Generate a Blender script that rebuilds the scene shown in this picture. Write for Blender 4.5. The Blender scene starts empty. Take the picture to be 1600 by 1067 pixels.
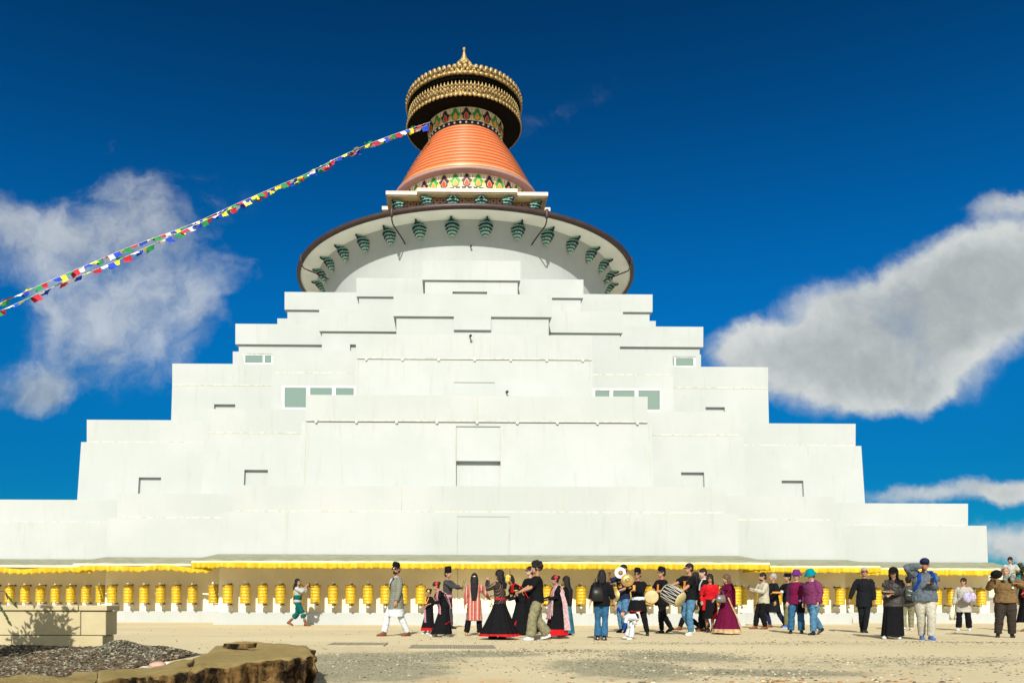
import bpy, math, random
from mathutils import Vector, Matrix, noise
random.seed(7)
C = bpy.context.scene.collection
PI = math.pi
V = Vector
SC = bpy.context.scene
# ------------------------------------------------------------------ camera
CAMZ, FPX, CX, HY, ROLL = .88, 1250.0, 710.0, 937.0, .003
cd = bpy.data.cameras.new('camera'); cam = bpy.data.objects.new('camera', cd); C.objects.link(cam)
cd.sensor_width = 36; cd.lens = FPX / 1600 * 36
cd.shift_x = (800 - CX) / 1600; cd.shift_y = (HY - 533.5) / 1600
cd.clip_start = .05; cd.clip_end = 3000
cam.matrix_world = Matrix.Translation((0, 0, CAMZ)) @ Matrix.Rotation(PI / 2, 4, 'X') @ Matrix.Rotation(ROLL, 4, 'Z')
SC.camera = cam
# ------------------------------------------------------------------ light
TO_SUN = V((-.14, -1, .66)).normalized()
sd = bpy.data.lights.new('sun', 'SUN'); sun = bpy.data.objects.new('sun', sd); C.objects.link(sun)
sd.energy = 4.8; sd.angle = math.radians(.53); sd.color = (1, .96, .88)
sun.rotation_euler = TO_SUN.to_track_quat('Z', 'Y').to_euler()
SC.view_settings.view_transform = 'Standard'; SC.view_settings.look = 'None'
SC.view_settings.exposure = 0.30; SC.view_settings.gamma = 1
SC.view_settings.use_curve_mapping = False

class NT:
    """tiny node-tree helper"""
    def __init__(s, tree): s.t = tree; s.n = tree.nodes; s.l = tree.links; s.n.clear()
    def node(s, typ, ins=None, **kw):
        n = s.n.new(typ)
        for k, v in kw.items(): setattr(n, k, v)
        for k, v in (ins or {}).items():
            sock = n.inputs[k]
            if isinstance(v, bpy.types.NodeSocket): s.l.new(v, sock)
            else: sock.default_value = v
        return n
    def math(s, op, a, b=None, c=None, clamp=False):
        n = s.node('ShaderNodeMath', operation=op, use_clamp=clamp)
        for i, v in enumerate((a, b, c)):
            if v is None: continue
            if isinstance(v, bpy.types.NodeSocket): s.l.new(v, n.inputs[i])
            else: n.inputs[i].default_value = v
        return n.outputs[0]
    def mix(s, f, a, b, blend='MIX'):
        n = s.n.new('ShaderNodeMix'); n.data_type = 'RGBA'; n.blend_type = blend
        for i, v in ((0, f), (6, a), (7, b)):
            if isinstance(v, bpy.types.NodeSocket): s.l.new(v, n.inputs[i])
            else: n.inputs[i].default_value = v if i == 0 else (tuple(v) + (1,))[:4]
        return n.outputs[2]
    def ramp(s, f, a, b, lo=0., hi=1.):
        n = s.node('ShaderNodeMapRange', {'Value': f, 'From Min': a, 'From Max': b, 'To Min': lo, 'To Max': hi}, interpolation_type='SMOOTHSTEP')
        return n.outputs[0]
    def noise(s, vec, scale, detail=4, rough=.55, dist=0):
        n = s.node('ShaderNodeTexNoise', {'Scale': scale, 'Detail': detail, 'Roughness': rough, 'Distortion': dist})
        if vec is not None: s.l.new(vec, n.inputs['Vector'])
        return n.outputs['Fac']

world = bpy.data.worlds.new('World'); SC.world = world; world.use_nodes = True
w = NT(world.node_tree)
tc = w.node('ShaderNodeTexCoord').outputs['Generated']
sky = w.node('ShaderNodeTexSky', sky_type='NISHITA', sun_disc=False)
sky.sun_elevation = math.asin(TO_SUN.z); sky.sun_rotation = math.atan2(TO_SUN.x, TO_SUN.y)
sky.altitude = 300; sky.air_density = 1.0; sky.dust_density = .2; sky.ozone_density = 3.0
skyc = w.node('ShaderNodeGamma', {'Color': sky.outputs[0], 'Gamma': 1.0}).outputs[0]
hsv = w.node('ShaderNodeHueSaturation', {'Hue': .5, 'Saturation': 1.25, 'Value': 1.0, 'Color': skyc}).outputs[0]
sx = w.node('ShaderNodeSeparateXYZ', {0: tc})
skyc = w.mix(w.ramp(sx.outputs['Z'], .10, .34), (.012, .46, .72), (.012, .76, 1.10))
skyc = w.mix(w.ramp(sx.outputs['Z'], .34, .66), skyc, (.02, .36, .52))
skyc = w.mix(1.0, hsv, skyc, 'MULTIPLY')
yy = w.math('MAXIMUM', sx.outputs['Y'], .05)
uu = w.math('DIVIDE', sx.outputs['X'], yy); vv = w.math('DIVIDE', sx.outputs['Z'], yy)
# the sky is deepest away from the horizon and toward the far sides
uv = w.node('ShaderNodeCombineXYZ', {'X': uu, 'Y': vv, 'Z': 0.0}).outputs[0]
warp = w.node('ShaderNodeTexNoise', {'Vector': uv, 'Scale': 3.5, 'Detail': 6, 'Roughness': .6}).outputs['Color']
warpv = w.node('ShaderNodeVectorMath', {0: warp, 1: (.5, .5, .5)}, operation='SUBTRACT').outputs[0]
warpv = w.node('ShaderNodeVectorMath', {0: warpv, 'Scale': .15}, operation='SCALE').outputs[0]
uvw = w.node('ShaderNodeVectorMath', {0: uv, 1: warpv}, operation='ADD').outputs[0]
def P2(px, py): return ((px - CX) / FPX, (HY - py) / FPX)
BL = [  # centre px, half sizes px, tilt, strength  (cloud banks placed by direction in the sky)
 (190, 280, 70, 70, 20, .7), (140, 360, 230, 75, 12, .8), (245, 420, 120, 110, 0, 1.0), (170, 520, 140, 95, 20, .85), (290, 540, 80, 80, 0, .6), (90, 470, 70, 60, 0, .4),
 (40, 622, 100, 46, 0, 1.15), (70, 400, 120, 60, 0, .5), (20, 350, 90, 50, 0, .5), (75, 610, 70, 55, -20, .5), (390, 420, 60, 50, 0, .25),
 (1500, 450, 230, 85, 17, 1.25), (1370, 500, 210, 95, 15, 1.3), (1290, 580, 190, 75, 8, 1.3), (1180, 555, 110, 42, 5, 1.0), (1400, 600, 150, 50, 0, .9),
 (1600, 440, 170, 95, 22, 1.3), (1500, 520, 150, 80, 15, 1.0), (1460, 612, 55, 34, 50, .8), (1580, 322, 70, 26, 15, .8), (1450, 768, 170, 24, 12, .9), (1590, 745, 90, 28, 0, .9), (1590, 835, 110, 48, 0, 1.2),
 (880, 160, 120, 50, 25, .32), (20, 760, 80, 20, 0, .5)]
tot = None
for (px, py, a, b, ang, st) in BL:
    u0, v0 = P2(px, py)
    m = w.node('ShaderNodeMapping', {'Vector': uvw, 'Location': (u0, v0, 0), 'Rotation': (0, 0, math.radians(ang)), 'Scale': (a / FPX, b / FPX, 1)}, vector_type='TEXTURE')
    ln = w.node('ShaderNodeVectorMath', {0: m.outputs[0]}, operation='LENGTH').outputs['Value']
    k = w.node('ShaderNodeMapRange', {'Value': ln, 'From Min': 0., 'From Max': 1.35, 'To Min': st, 'To Max': 0.}, interpolation_type='SMOOTHSTEP').outputs[0]
    tot = k if tot is None else w.math('ADD', tot, k)
def fbm(vec):
    a = w.noise(vec, 5.0, 10, .58, .25); b = w.noise(vec, 17, 8, .6, .4)
    return w.math('ADD', w.math('MULTIPLY', a, .68), w.math('MULTIPLY', b, .32))
nn = fbm(uvw)
right = w.ramp(uu, -.15, .2)
tq = w.math('MULTIPLY', tot, w.math('ADD', .8, w.math('MULTIPLY', right, .3)))
den = w.math('ADD', w.math('MINIMUM', tq, 1.25), w.math('MULTIPLY', w.math('SUBTRACT', nn, .49), w.math('SUBTRACT', 3.6, w.math('MULTIPLY', right, 1.3))))
den = w.math('MULTIPLY', w.ramp(den, .2, 1.25), w.ramp(tot, .02, .35))
den = w.math('MULTIPLY', den, w.ramp(sx.outputs['Y'], .1, .3))
den = w.math('MULTIPLY', den, w.math('ADD', .66, w.math('MULTIPLY', right, .32)))
upv = w.node('ShaderNodeVectorMath', {0: uvw, 1: (-.012, .03, 0)}, operation='ADD').outputs[0]
rel = w.math('SUBTRACT', nn, fbm(upv))
shade = w.math('ADD', w.math('MULTIPLY', rel, w.math('SUBTRACT', 3.0, w.math('MULTIPLY', right, 1.5))), w.math('SUBTRACT', .62, w.math('MULTIPLY', w.ramp(tot, .7, 2.6), .42)))
ccol = w.mix(w.ramp(shade, .0, 1.0), (4.6, 5.1, 5.2), (8.9, 9.2, 9.0))
hz = w.mix(den, skyc, ccol)
# unseen broken bright cloud, added behind the camera to fill shaded walls and soffits
rear = w.math('MULTIPLY', w.ramp(w.math('MULTIPLY', sx.outputs['Y'], -1.0), -.05, .35), w.ramp(w.noise(tc, 2.6, 7, .6), .40, .58))
rear = w.math('MULTIPLY', rear, w.ramp(sx.outputs['Z'], -.02, .08))
hz = w.mix(rear, hz, (15.0, 14.8, 14.0))
bg = w.node('ShaderNodeBackground', {'Color': hz, 'Strength': .068})
w.node('ShaderNodeOutputWorld', {'Surface': bg.outputs[0]})

# ------------------------------------------------------------------ projection of photo points into the place
def ray(px, py):
    x = (px - CX) + ROLL * (py - HY); y = (py - HY) - ROLL * (px - CX)
    return x / FPX, y / FPX
def at(px, py, Y):
    a, b = ray(px, py); return V((a * Y, Y, CAMZ - b * Y))
def ground(px, py, z=0):
    a, b = ray(px, py); Y = (CAMZ - z) / b; return V((a * Y, Y, z))

# ------------------------------------------------------------------ materials
MATS = {}
def mat(name, col, rough=.7, metal=0., var=.12, vs=3., bump=0., bs=30., spec=.3, sheen=0.):
    if name in MATS: return MATS[name]
    m = bpy.data.materials.new(name); m.use_nodes = True; t = NT(m.node_tree)
    oc = t.node('ShaderNodeTexCoord').outputs['Object']
    f = t.noise(oc, vs, 5, .6)
    c = t.mix(t.ramp(f, .3, .7), tuple(x * (1 - var) for x in col), tuple(min(1, x * (1 + var)) for x in col))
    b = t.node('ShaderNodeBsdfPrincipled', {'Base Color': c, 'Roughness': rough, 'Metallic': metal, 'Specular IOR Level': spec})
    if sheen: b.inputs['Sheen Weight'].default_value = sheen
    if bump:
        h = t.noise(oc, bs, 5, .65)
        bn = t.node('ShaderNodeBump', {'Height': h, 'Strength': bump, 'Distance': .02})
        t.l.new(bn.outputs[0], b.inputs['Normal'])
    t.node('ShaderNodeOutputMaterial', {'Surface': b.outputs[0]})
    MATS[name] = m; return m
def newmat(name):
    m = bpy.data.materials.new(name); m.use_nodes = True; MATS[name] = m; return m, NT(m.node_tree)
def finish(t, col, rough=.7, metal=0., h=None, bstr=.3, bdist=.02, spec=.3):
    b = t.node('ShaderNodeBsdfPrincipled', {'Roughness': rough, 'Metallic': metal, 'Specular IOR Level': spec})
    if isinstance(col, bpy.types.NodeSocket): t.l.new(col, b.inputs['Base Color'])
    else: b.inputs['Base Color'].default_value = tuple(col) + (1,)
    if h is not None:
        bn = t.node('ShaderNodeBump', {'Height': h, 'Strength': bstr, 'Distance': bdist}); t.l.new(bn.outputs[0], b.inputs['Normal'])
    t.node('ShaderNodeOutputMaterial', {'Surface': b.outputs[0]})
    return b

def white_wall():
    m, t = newmat('white_stucco'); oc = t.node('ShaderNodeTexCoord').outputs['Object']
    big = t.noise(oc, .35, 5, .6); fine = t.noise(oc, 9, 5, .7)
    st = t.node('ShaderNodeMapping', {'Vector': oc, 'Scale': (2.4, 2.4, .28)}).outputs[0]
    streak = t.noise(st, 1.6, 7, .68)
    c = t.mix(t.ramp(big, .35, .7), (.385, .41, .39), (.425, .44, .425))
    c = t.mix(t.math('MULTIPLY', t.ramp(streak, .52, .78), .5), c, (.33, .34, .29))
    c = t.mix(t.math('MULTIPLY', t.ramp(fine, .5, .8), .18), c, (.38, .39, .35))
    finish(t, c, .75, 0, t.noise(oc, 45, 5, .7), .12, .01, .2)
    return m
WHITE = white_wall()
JOINT = mat('joint_sealant', (.40, .39, .31), .8)
DIRT = mat('stained_ledge', (.47, .465, .41), .85, var=.25, vs=6)
GALW = mat('gallery_wall_bounce_tint', (.76, .69, .51), .8, var=.05, vs=1.2, bump=.15)  # warm bounce light under the eave painted into the wall colour
BRONZE = mat('bronze_gutter', (.055, .035, .03), .45, .2)
GLASS, t = newmat('tinted_glass')
finish(t, (.15, .22, .18), .15, .0, None, spec=.8)
FRAME = mat('white_window_frame', (.60, .61, .58), .45)

def tag(o, label=None, cat=None, group=None, kind=None):
    if label: o['label'] = label
    if cat: o['category'] = cat
    if group: o['group'] = group
    if kind: o['kind'] = kind
    return o
def empty(name, loc=(0, 0, 0), rz=0., label=None, cat=None, group=None):
    o = bpy.data.objects.new(name, None); C.objects.link(o); o.location = loc; o.rotation_euler = (0, 0, rz)
    o.empty_display_size = .2
    return tag(o, label, cat, group)

class MB:
    def __init__(s): s.v = []; s.f = []; s.m = []; s.sm = []
    def add(s, vs, fs, mi=0, smooth=False):
        o = len(s.v); s.v += [V(v) for v in vs]; s.f += [tuple(i + o for i in f) for f in fs]
        s.m += [mi] * len(fs); s.sm += [smooth] * len(fs); return s
    def box(s, x0, x1, y0, y1, z0, z1, mi=0, M=None):
        vs = [V((x, y, z)) for z in (z0, z1) for y in (y0, y1) for x in (x0, x1)]
        if M is not None: vs = [M @ v for v in vs]
        return s.add(vs, [(0, 2, 3, 1), (4, 5, 7, 6), (0, 1, 5, 4), (1, 3, 7, 5), (3, 2, 6, 7), (2, 0, 4, 6)], mi)
    def lathe(s, prof, n=48, mi=0, smooth=True, M=None, caps=True, a0=0):
        """prof: list of (r, z) or (r, z, matindex for the band above)"""
        vs = []; fs = []; mm = []
        for p in prof:
            for i in range(n):
                a = 2 * PI * i / n + a0; vs.append(V((p[0] * math.cos(a), p[0] * math.sin(a), p[1])))
        for k in range(len(prof) - 1):
            for i in range(n):
                j = (i + 1) % n; fs.append((k * n + i, k * n + j, (k + 1) * n + j, (k + 1) * n + i)); mm.append(prof[k][2] if len(prof[k]) > 2 else mi)
        if M is not None: vs = [M @ v for v in vs]
        o = len(s.v); s.v += vs; s.f += [tuple(i + o for i in f) for f in fs]; s.m += mm; s.sm += [smooth] * len(fs)
        if caps:
            s.f.append(tuple(o + i for i in range(n))[::-1]); s.m.append(prof[0][2] if len(prof[0]) > 2 else mi); s.sm.append(False)
            b = o + (len(prof) - 1) * n
            s.f.append(tuple(b + i for i in range(n))); s.m.append(mi if len(prof[-1]) < 3 else prof[-1][2]); s.sm.append(False)
        return s
    def ell(s, c, ax, n=14, m=9, mi=0):
        c = V(c); vs = [c - ax[2]]; fs = []
        for k in range(1, m):
            ph = -PI / 2 + PI * k / m
            for i in range(n):
                a = 2 * PI * i / n; vs.append(c + ax[0] * math.cos(a) * math.cos(ph) + ax[1] * math.sin(a) * math.cos(ph) + ax[2] * math.sin(ph))
        vs.append(c + ax[2]); top = len(vs) - 1
        for i in range(n):
            j = (i + 1) % n; fs.append((0, 1 + j, 1 + i)); fs.append((top, 1 + (m - 2) * n + i, 1 + (m - 2) * n + j))
            for k in range(m - 2): fs.append((1 + k * n + i, 1 + k * n + j, 1 + (k + 1) * n + j, 1 + (k + 1) * n + i))
        return s.add(vs, fs, mi, True)
    def ball(s, c, r, n=12, m=8, mi=0):
        return s.ell(c, (V((r, 0, 0)), V((0, r, 0)), V((0, 0, r))), n, m, mi)
    def loft(s, rings, n=14, mi=0, cap=True, round_ends=False, flute=None):
        """rings: (centre, side vector, front vector); closed elliptical loft"""
        rs = [(V(c), V(a), V(b)) for c, a, b in rings]
        if round_ends:
            c0, a0, b0 = rs[0]; c1, a1, b1 = rs[-1]
            d0 = (c0 - rs[1][0]); d1 = (c1 - rs[-2][0])
            r0 = (a0.length + b0.length) / 2; r1 = (a1.length + b1.length) / 2
            d0 = d0.normalized() * r0; d1 = d1.normalized() * r1
            rs = [(c0 + d0 * .9, a0 * .4, b0 * .4), (c0 + d0 * .6, a0 * .8, b0 * .8)] + rs + [(c1 + d1 * .6, a1 * .8, b1 * .8), (c1 + d1 * .9, a1 * .4, b1 * .4)]
        vs = []; fs = []
        K = len(rs)
        for k, (c, a, b) in enumerate(rs):
            for i in range(n):
                th = 2 * PI * i / n; q = 1 if flute is None else flute(k / (K - 1), th)
                vs.append(c + a * math.cos(th) * q + b * math.sin(th) * q)
        for k in range(K - 1):
            for i in range(n):
                j = (i + 1) % n; fs.append((k * n + i, k * n + j, (k + 1) * n + j, (k + 1) * n + i))
        if cap: fs.append(tuple(range(n))[::-1]); fs.append(tuple((K - 1) * n + i for i in range(n)))
        return s.add(vs, fs, mi, True)
    def tube(s, pts, rad, n=10, mi=0, ends=True, side=None, flat=1.):
        pts = [V(p) for p in pts]
        if not isinstance(rad, (list, tuple)): rad = [rad] * len(pts)
        rings = []
        for i, p in enumerate(pts):
            d = (pts[min(i + 1, len(pts) - 1)] - pts[max(i - 1, 0)]).normalized()
            u = V(side) if side is not None else (V((0, 0, 1)) if abs(d.z) < .9 else V((0, 1, 0)))
            b = d.cross(u); b.normalize(); a = b.cross(d)
            if side is not None: rings.append((p, a * rad[i], b * rad[i] * flat))
            else: rings.append((p, b * rad[i], a * rad[i] * flat))
        return s.loft(rings, n, mi, True, ends)
    def strip(s, pts, half, th, mi=0):
        """ribbon: pts centres, half = width vectors, th thickness"""
        vs = []; fs = []; N = len(pts)
        for i in range(N):
            d = (V(pts[min(i + 1, N - 1)]) - V(pts[max(i - 1, 0)])).normalized(); h = V(half[i]) if isinstance(half, list) else V(half)
            nn_ = d.cross(h).normalized() * th / 2
            vs += [V(pts[i]) - h - nn_, V(pts[i]) + h - nn_, V(pts[i]) + h + nn_, V(pts[i]) - h + nn_]
        for i in range(N - 1):
            a = i * 4; b = a + 4
            for k in range(4): fs.append((a + k, a + (k + 1) % 4, b + (k + 1) % 4, b + k))
        fs.append((3, 2, 1, 0)); fs.append(tuple((N - 1) * 4 + k for k in range(4)))
        return s.add(vs, fs, mi, False)
    def xf(s, M): s.v = [M @ v for v in s.v]; return s
    def build(s, name, mats, parent=None, fixn=True):
        me = bpy.data.meshes.new(name); me.from_pydata([tuple(v) for v in s.v], [], s.f)
        ms = mats if isinstance(mats, (list, tuple)) else [mats]
        for m_ in ms: me.materials.append(m_)
        me.polygons.foreach_set('material_index', s.m); me.polygons.foreach_set('use_smooth', s.sm)
        me.update()
        o = bpy.data.objects.new(name, me); C.objects.link(o)
        if parent is not None: o.parent = parent
        return o
def dup(root, loc, rz, label=None):
    r = root.copy(); C.objects.link(r); r.location = loc; r.rotation_euler = (0, 0, rz)
    if label: r['label'] = label
    for ch in list(root.children):
        c = ch.copy(); C.objects.link(c); c.parent = r
        for g in ch.children:
            d = g.copy(); C.objects.link(d); d.parent = c
    return r
# ------------------------------------------------------------------ the stupa
DC = 53.2; BX = .636; BROT = .0106
stupa = empty('stupa', (BX, DC, 0), BROT, 'huge white stepped Buddhist stupa with round dome, orange ringed spire and gold parasol crown', 'stupa')
BM = Matrix.Translation((BX, DC, 0)) @ Matrix.Rotation(BROT, 4, 'Z')
BMI = BM.inverted()
def bl(px, py, v):
    """photo point lying on the front plane y=-v of the building -> (u, z) in building coordinates"""
    Y = DC - v
    for _ in range(4):
        p = BMI @ at(px, py, Y); Y += (-v - p.y)
    p = BMI @ at(px, py, Y); return p.x, p.z
def outline(a, h, b, h2, c, hs=None, hs2=None):
    hs = hs or h; hs2 = hs2 or h2
    q = [(a, h), (a, h2), (b, h2), (b, c), (c, c), (c, b), (hs2, b), (hs2, a), (hs, a)]   # right half of the front side out to the right side
    fr = [(x, -y) for x, y in q]; R = fr + [(x, -y) for x, y in fr[::-1]]; R += [(-x, y) for x, y in R[::-1]]
    out = []
    for p in R:
        if not out or (abs(out[-1][0] - p[0]) + abs(out[-1][1] - p[1]) > 1e-6): out.append(p)
    return out
def prism(mb, pts, z0, z1, top=True, bottom=False, mi=0, skip_front=False, lean=0., maxr=1.):
    n = len(pts); base = len(mb.v)
    k = 1 - lean / maxr
    mb.v += [V((x, y, z0)) for x, y in pts] + [V((x * k, y * k, z1)) for x, y in pts]
    for i in range(n):
        j = (i + 1) % n
        if skip_front and abs(pts[i][1] - pts[j][1]) < 1e-6 and pts[i][1] < 0 and -pts[i][1] >= skip_front - 1e-3 and pts[j][0] > pts[i][0]: continue
        mb.f.append((base + i, base + j, base + n + j, base + n + i)); mb.m.append(mi); mb.sm.append(False)
    if top: mb.f.append(tuple(base + n + i for i in range(n))); mb.m.append(mi); mb.sm.append(False)
    if bottom: mb.f.append(tuple(base + i for i in range(n))[::-1]); mb.m.append(mi); mb.sm.append(False)
def facade(mb, x0, x1, z0, z1, y, holes, mi=0):
    """front wall at depth y with rectangular recesses (xa, xb, za, zb, depth)"""
    hs = [(max(a, x0), min(b, x1), max(c, z0), min(d, z1), e) for a, b, c, d, e in holes]
    hs = [h for h in hs if h[1] - h[0] > .02 and h[3] - h[2] > .02]
    xs = sorted({x0, x1} | {h[0] for h in hs} | {h[1] for h in hs}); zs = sorted({z0, z1} | {h[2] for h in hs} | {h[3] for h in hs})
    for i in range(len(xs) - 1):
        for k in range(len(zs) - 1):
            cx, cz = (xs[i] + xs[i + 1]) / 2, (zs[k] + zs[k + 1]) / 2
            if any(h[0] < cx < h[1] and h[2] < cz < h[3] for h in hs): continue
            mb.add([(xs[i], y, zs[k]), (xs[i + 1], y, zs[k]), (xs[i + 1], y, zs[k + 1]), (xs[i], y, zs[k + 1])], [(0, 1, 2, 3)], mi)
    for a, b, c, d, e in hs:
        q = [(a, y, c), (b, y, c), (b, y, d), (a, y, d)]; r = [(p[0], y + e, p[2]) for p in q]
        mb.add(q + r, [(4, 5, 6, 7), (0, 1, 5, 4), (1, 2, 6, 5), (2, 3, 7, 6), (3, 0, 4, 7)], mi)
def hole(rect, v, d):
    u0, z1 = bl(rect[0], rect[1], v); u1, z0 = bl(rect[2], rect[3], v)
    return (u0, u1, z0, z1, d)
# tiers, lowest first: body (a, h, b, h2, c), z range of the body, parapet (same five), z range of the parapet
TIERS = [
 dict(body=(9.2, 25.0, 14.2, 22.6, 20.92), z=(0, 3.97), par=(8.76, 24.8, 13.8, 22.4, 20.36), pz=(3.97, 4.92), lean=.10),
 dict(body=(6.93, 22.0, 11.5, 19.6, 17.6), z=(4.3, 7.85), par=(6.7, 21.85, 11.25, 19.42, 17.27), pz=(7.85, 8.88), lean=.16),
 dict(side=(17.6, 16.0), body=(5.1, 18.95, 9.22, 16.68, 14.5), z=(8.2, 11.18), par=(5.04, 18.9, 9.15, 16.6, 14.44), pz=(11.18, 12.24), lean=.06),
 dict(side=(14.95, 13.4), body=(3.53, 16.13, 7.3, 14.0, 11.9), z=(11.6, 13.96), par=(3.66, 16.25, 7.42, 14.12, 12.04), pz=(13.96, 15.0), lean=0),
 dict(side=(12.5, 11.2), body=(2.27, 13.99, 5.74, 11.78, 9.82), z=(14.4, 16.5), par=(2.4, 14.1, 5.86, 11.9, 9.95), pz=(16.5, 17.45), lean=0)]
def seg_of(px_rect): return px_rect
HOLES = {
 0: [((714, 806, 797, 866), 0, .02)],
 1: [((712, 664, 783, 719), 0, .05), ((712, 719, 783, 775), 0, .22), ((379, 733, 416, 775), 1, .16), ((1067, 737, 1103, 775), 1, .16),
     ((213, 745, 248, 785), 2, .16), ((1225, 750, 1259, 785), 2, .16)],
 2: [((709, 596.5, 773, 640), 0, .03), ((333, 631, 366, 660), 2, .16), ((1104, 635.5, 1134, 660), 2, .16),
     ((441, 603.5, 555, 639), 1, .12), ((927.5, 608, 1032.5, 645), 1, .12)],
 3: [((547, 538, 556, 560), 1, .16), ((381, 554, 425, 575), 2, .1), ((1051, 558, 1085, 578), 2, .1)],
 4: [((707, 455.5, 761, 462), 0, .2)]}
for ti, T in enumerate(TIERS):
    a, h, b, h2, c = T['body']; z0, z1 = T['z']
    mb = MB(); out = outline(*T['body'], *T.get('side', ()))
    zs_ = 2.25 if ti == 0 else z0
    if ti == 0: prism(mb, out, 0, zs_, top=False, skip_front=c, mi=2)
    prism(mb, out, zs_, z1, skip_front=c)
    vs_ = (h, h2, c)
    H = {0: [], 1: [], 2: []}
    for r, sgi, d in HOLES[ti]: H[sgi].append(hole(r, vs_[sgi], d))
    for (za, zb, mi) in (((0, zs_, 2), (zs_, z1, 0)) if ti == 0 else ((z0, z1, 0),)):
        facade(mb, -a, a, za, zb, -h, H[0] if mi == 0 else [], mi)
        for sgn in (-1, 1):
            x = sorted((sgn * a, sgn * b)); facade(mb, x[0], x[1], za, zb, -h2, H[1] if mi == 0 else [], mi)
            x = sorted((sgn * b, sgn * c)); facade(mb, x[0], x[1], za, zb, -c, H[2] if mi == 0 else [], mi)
    # sealed panel joints, 3 mm proud
    J = lambda x0, x1, za, zb, y, mi=1: mb.box(x0, x1, y - .004, y + .01, za, zb, mi)
    if ti == 0:
        for px in (714, 797): u, _ = bl(px, 830, h); J(u - .012, u + .012, 2.5, 3.9, -h)
        for px in (715, 797): u, _ = bl(px, 930, h); J(u - .012, u + .012, .45, 2.1, -h)
        for sgn in (-1, 1): J(sgn * 14.18 - .012, sgn * 14.18 + .012, 2.4, 3.9, -c - .0)
        u, _ = bl(260, 850, h2)
    if ti == 1:
        for px in (474.5, 712, 783, 1018): u, _ = bl(px, 700, h); J(u - .013, u + .013, 4.7, 7.78, -h)
        u, _ = bl(1018, 700, h)
    if ti == 3:
        u0, z1 = bl(709, 494, h); u1, z0 = bl(767, 517, h); mb.box(u0, u1, -h - .13, -h + .01, z0, z1, 0)
    if ti == 2:
        for px in (558.5, 922): u, _ = bl(px, 600, h); J(u - .013, u + .013, 8.7, 11.15, -h)
    L = T['lean']
    if L:
        for i, p in enumerate(mb.v):
            q = 1 - L / c * (p.z - z0) / (z1 - z0); mb.v[i] = V((p.x * q, p.y * q, p.z))
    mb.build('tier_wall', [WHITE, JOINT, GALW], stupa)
    pa, ph, pb, ph2, pc = T['par']; pz0, pz1 = T['pz']
    mb = MB(); po = outline(*T['par'], *T.get('side', ())); prism(mb, po, pz0, pz1, True, True)
    # coping line under the rim and stained ledge below the parapet
    led = outline(pa - .03, ph - .03, pb - .03, ph2 - .03, pc - .03)
    J = lambda x0, x1, za, zb, y, mi=1: mb.box(x0, x1, y - .004, y + .01, za, zb, mi)
    joints = {0: [628, 881], 1: [746], 2: [740], 3: [], 4: []}[ti]
    for px in joints: u, _ = bl(px, 640, ph); J(u - .012, u + .012, pz0 + .02, pz1 - .02, -ph)
    random.seed(ti)
    if ti < 3:
        for (x0, x1, y) in ((-pa, pa, -ph), (-pb, -pa - .02, -ph2), (pa + .02, pb, -ph2), (-pc, -pb - .02, -pc), (pb + .02, pc, -pc)):
            mb.box(x0 + .05, x1 - .05, y - .006, y + .02, pz0 + .0, pz0 + .022, 1)
            mb.box(x0 + .05, x1 - .05, y - .005, y + .02, pz0 + .022, pz0 + .065, 2)
    par_o = mb.build('parapet', [WHITE, JOINT, DIRT], stupa)
    # small white lamp fittings strung under the parapets
    if ti in (1, 2):
        for (x0, x1, y, n) in ((-pa + .4, pa - .4, -ph, 7 if ti == 2 else 9),):
            for i in range(n):
                x = x0 + (x1 - x0) * i / (n - 1); f = MB(); f.box(-.04, .04, -.03, 0, -.04, .04, 0, Matrix.Rotation(PI / 4, 4, 'Y')); f.box(-.015, .015, -.045, -.03, -.015, .015, 0)
                f.xf(Matrix.Translation((x, y - .0065, pz0 - .03))); f.build('light_fitting', [FRAME, BRONZE], par_o)
# windows
def window(panes, v, fr):
    """panes: list of photo rects; fr: depth of the recess they sit in"""
    f = MB(); P = []
    us = [(bl(p[0], p[1], v - fr), bl(p[2], p[3], v - fr)) for p in panes]
    y = -(v - fr) - .03
    x0 = us[0][0][0] - .12; x1 = us[-1][1][0] + .1; zt = us[0][0][1] + .08; zb = min(q[1][1] for q in us) - .08
    f.box(x0, x1, y - .03, y, zt - .08, zt)
    f.box(x0, us[0][0][0], y - .03, y, zb, zt - .081)
    for i, q in enumerate(us):
        xe = us[i + 1][0][0] if i + 1 < len(us) else x1
        f.box(q[1][0], xe, y - .031, y, zb, zt - .081)
    f.box(x0, x1, y - .028, y, zb, zb + .08)
    fo = f.build('window', FRAME, stupa)
    for q in us:
        p = MB(); p.box(q[0][0] - .004, q[1][0] + .004, y - .012, y - .004, zb + .07, q[0][1] + .003); p.build('pane', GLASS, fo)
window([(445, 606, 479, 637), (485, 606, 519, 637), (525, 606, 553, 637)], TIERS[2]['body'][3], .1)
window([(929.5, 610, 952, 640), (957.5, 610, 991, 640), (997, 610, 1030.5, 640)], TIERS[2]['body'][3], .1)
window([(383.5, 555.5, 411, 567.5), (414, 555.5, 424.5, 567.5)], TIERS[3]['body'][4], .06)
window([(1050.5, 559.5, 1053, 572), (1055.5, 559.5, 1083, 572)], TIERS[3]['body'][4], .06)
# little cameras on the centre axis of the wall
for (px, py, v) in ((734, 525, 18.95), (791, 612, 18.93), (735, 385.5, 9.05)):
    u, z = bl(px, py, v); f = MB(); f.tube([(u, -v, z), (u + .02, -v - .16, z - .03)], .035, 8); f.ball((u + .03, -v - .2, z - .05), .06, 10, 6); f.build('wall_camera', BRONZE, stupa)

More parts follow.
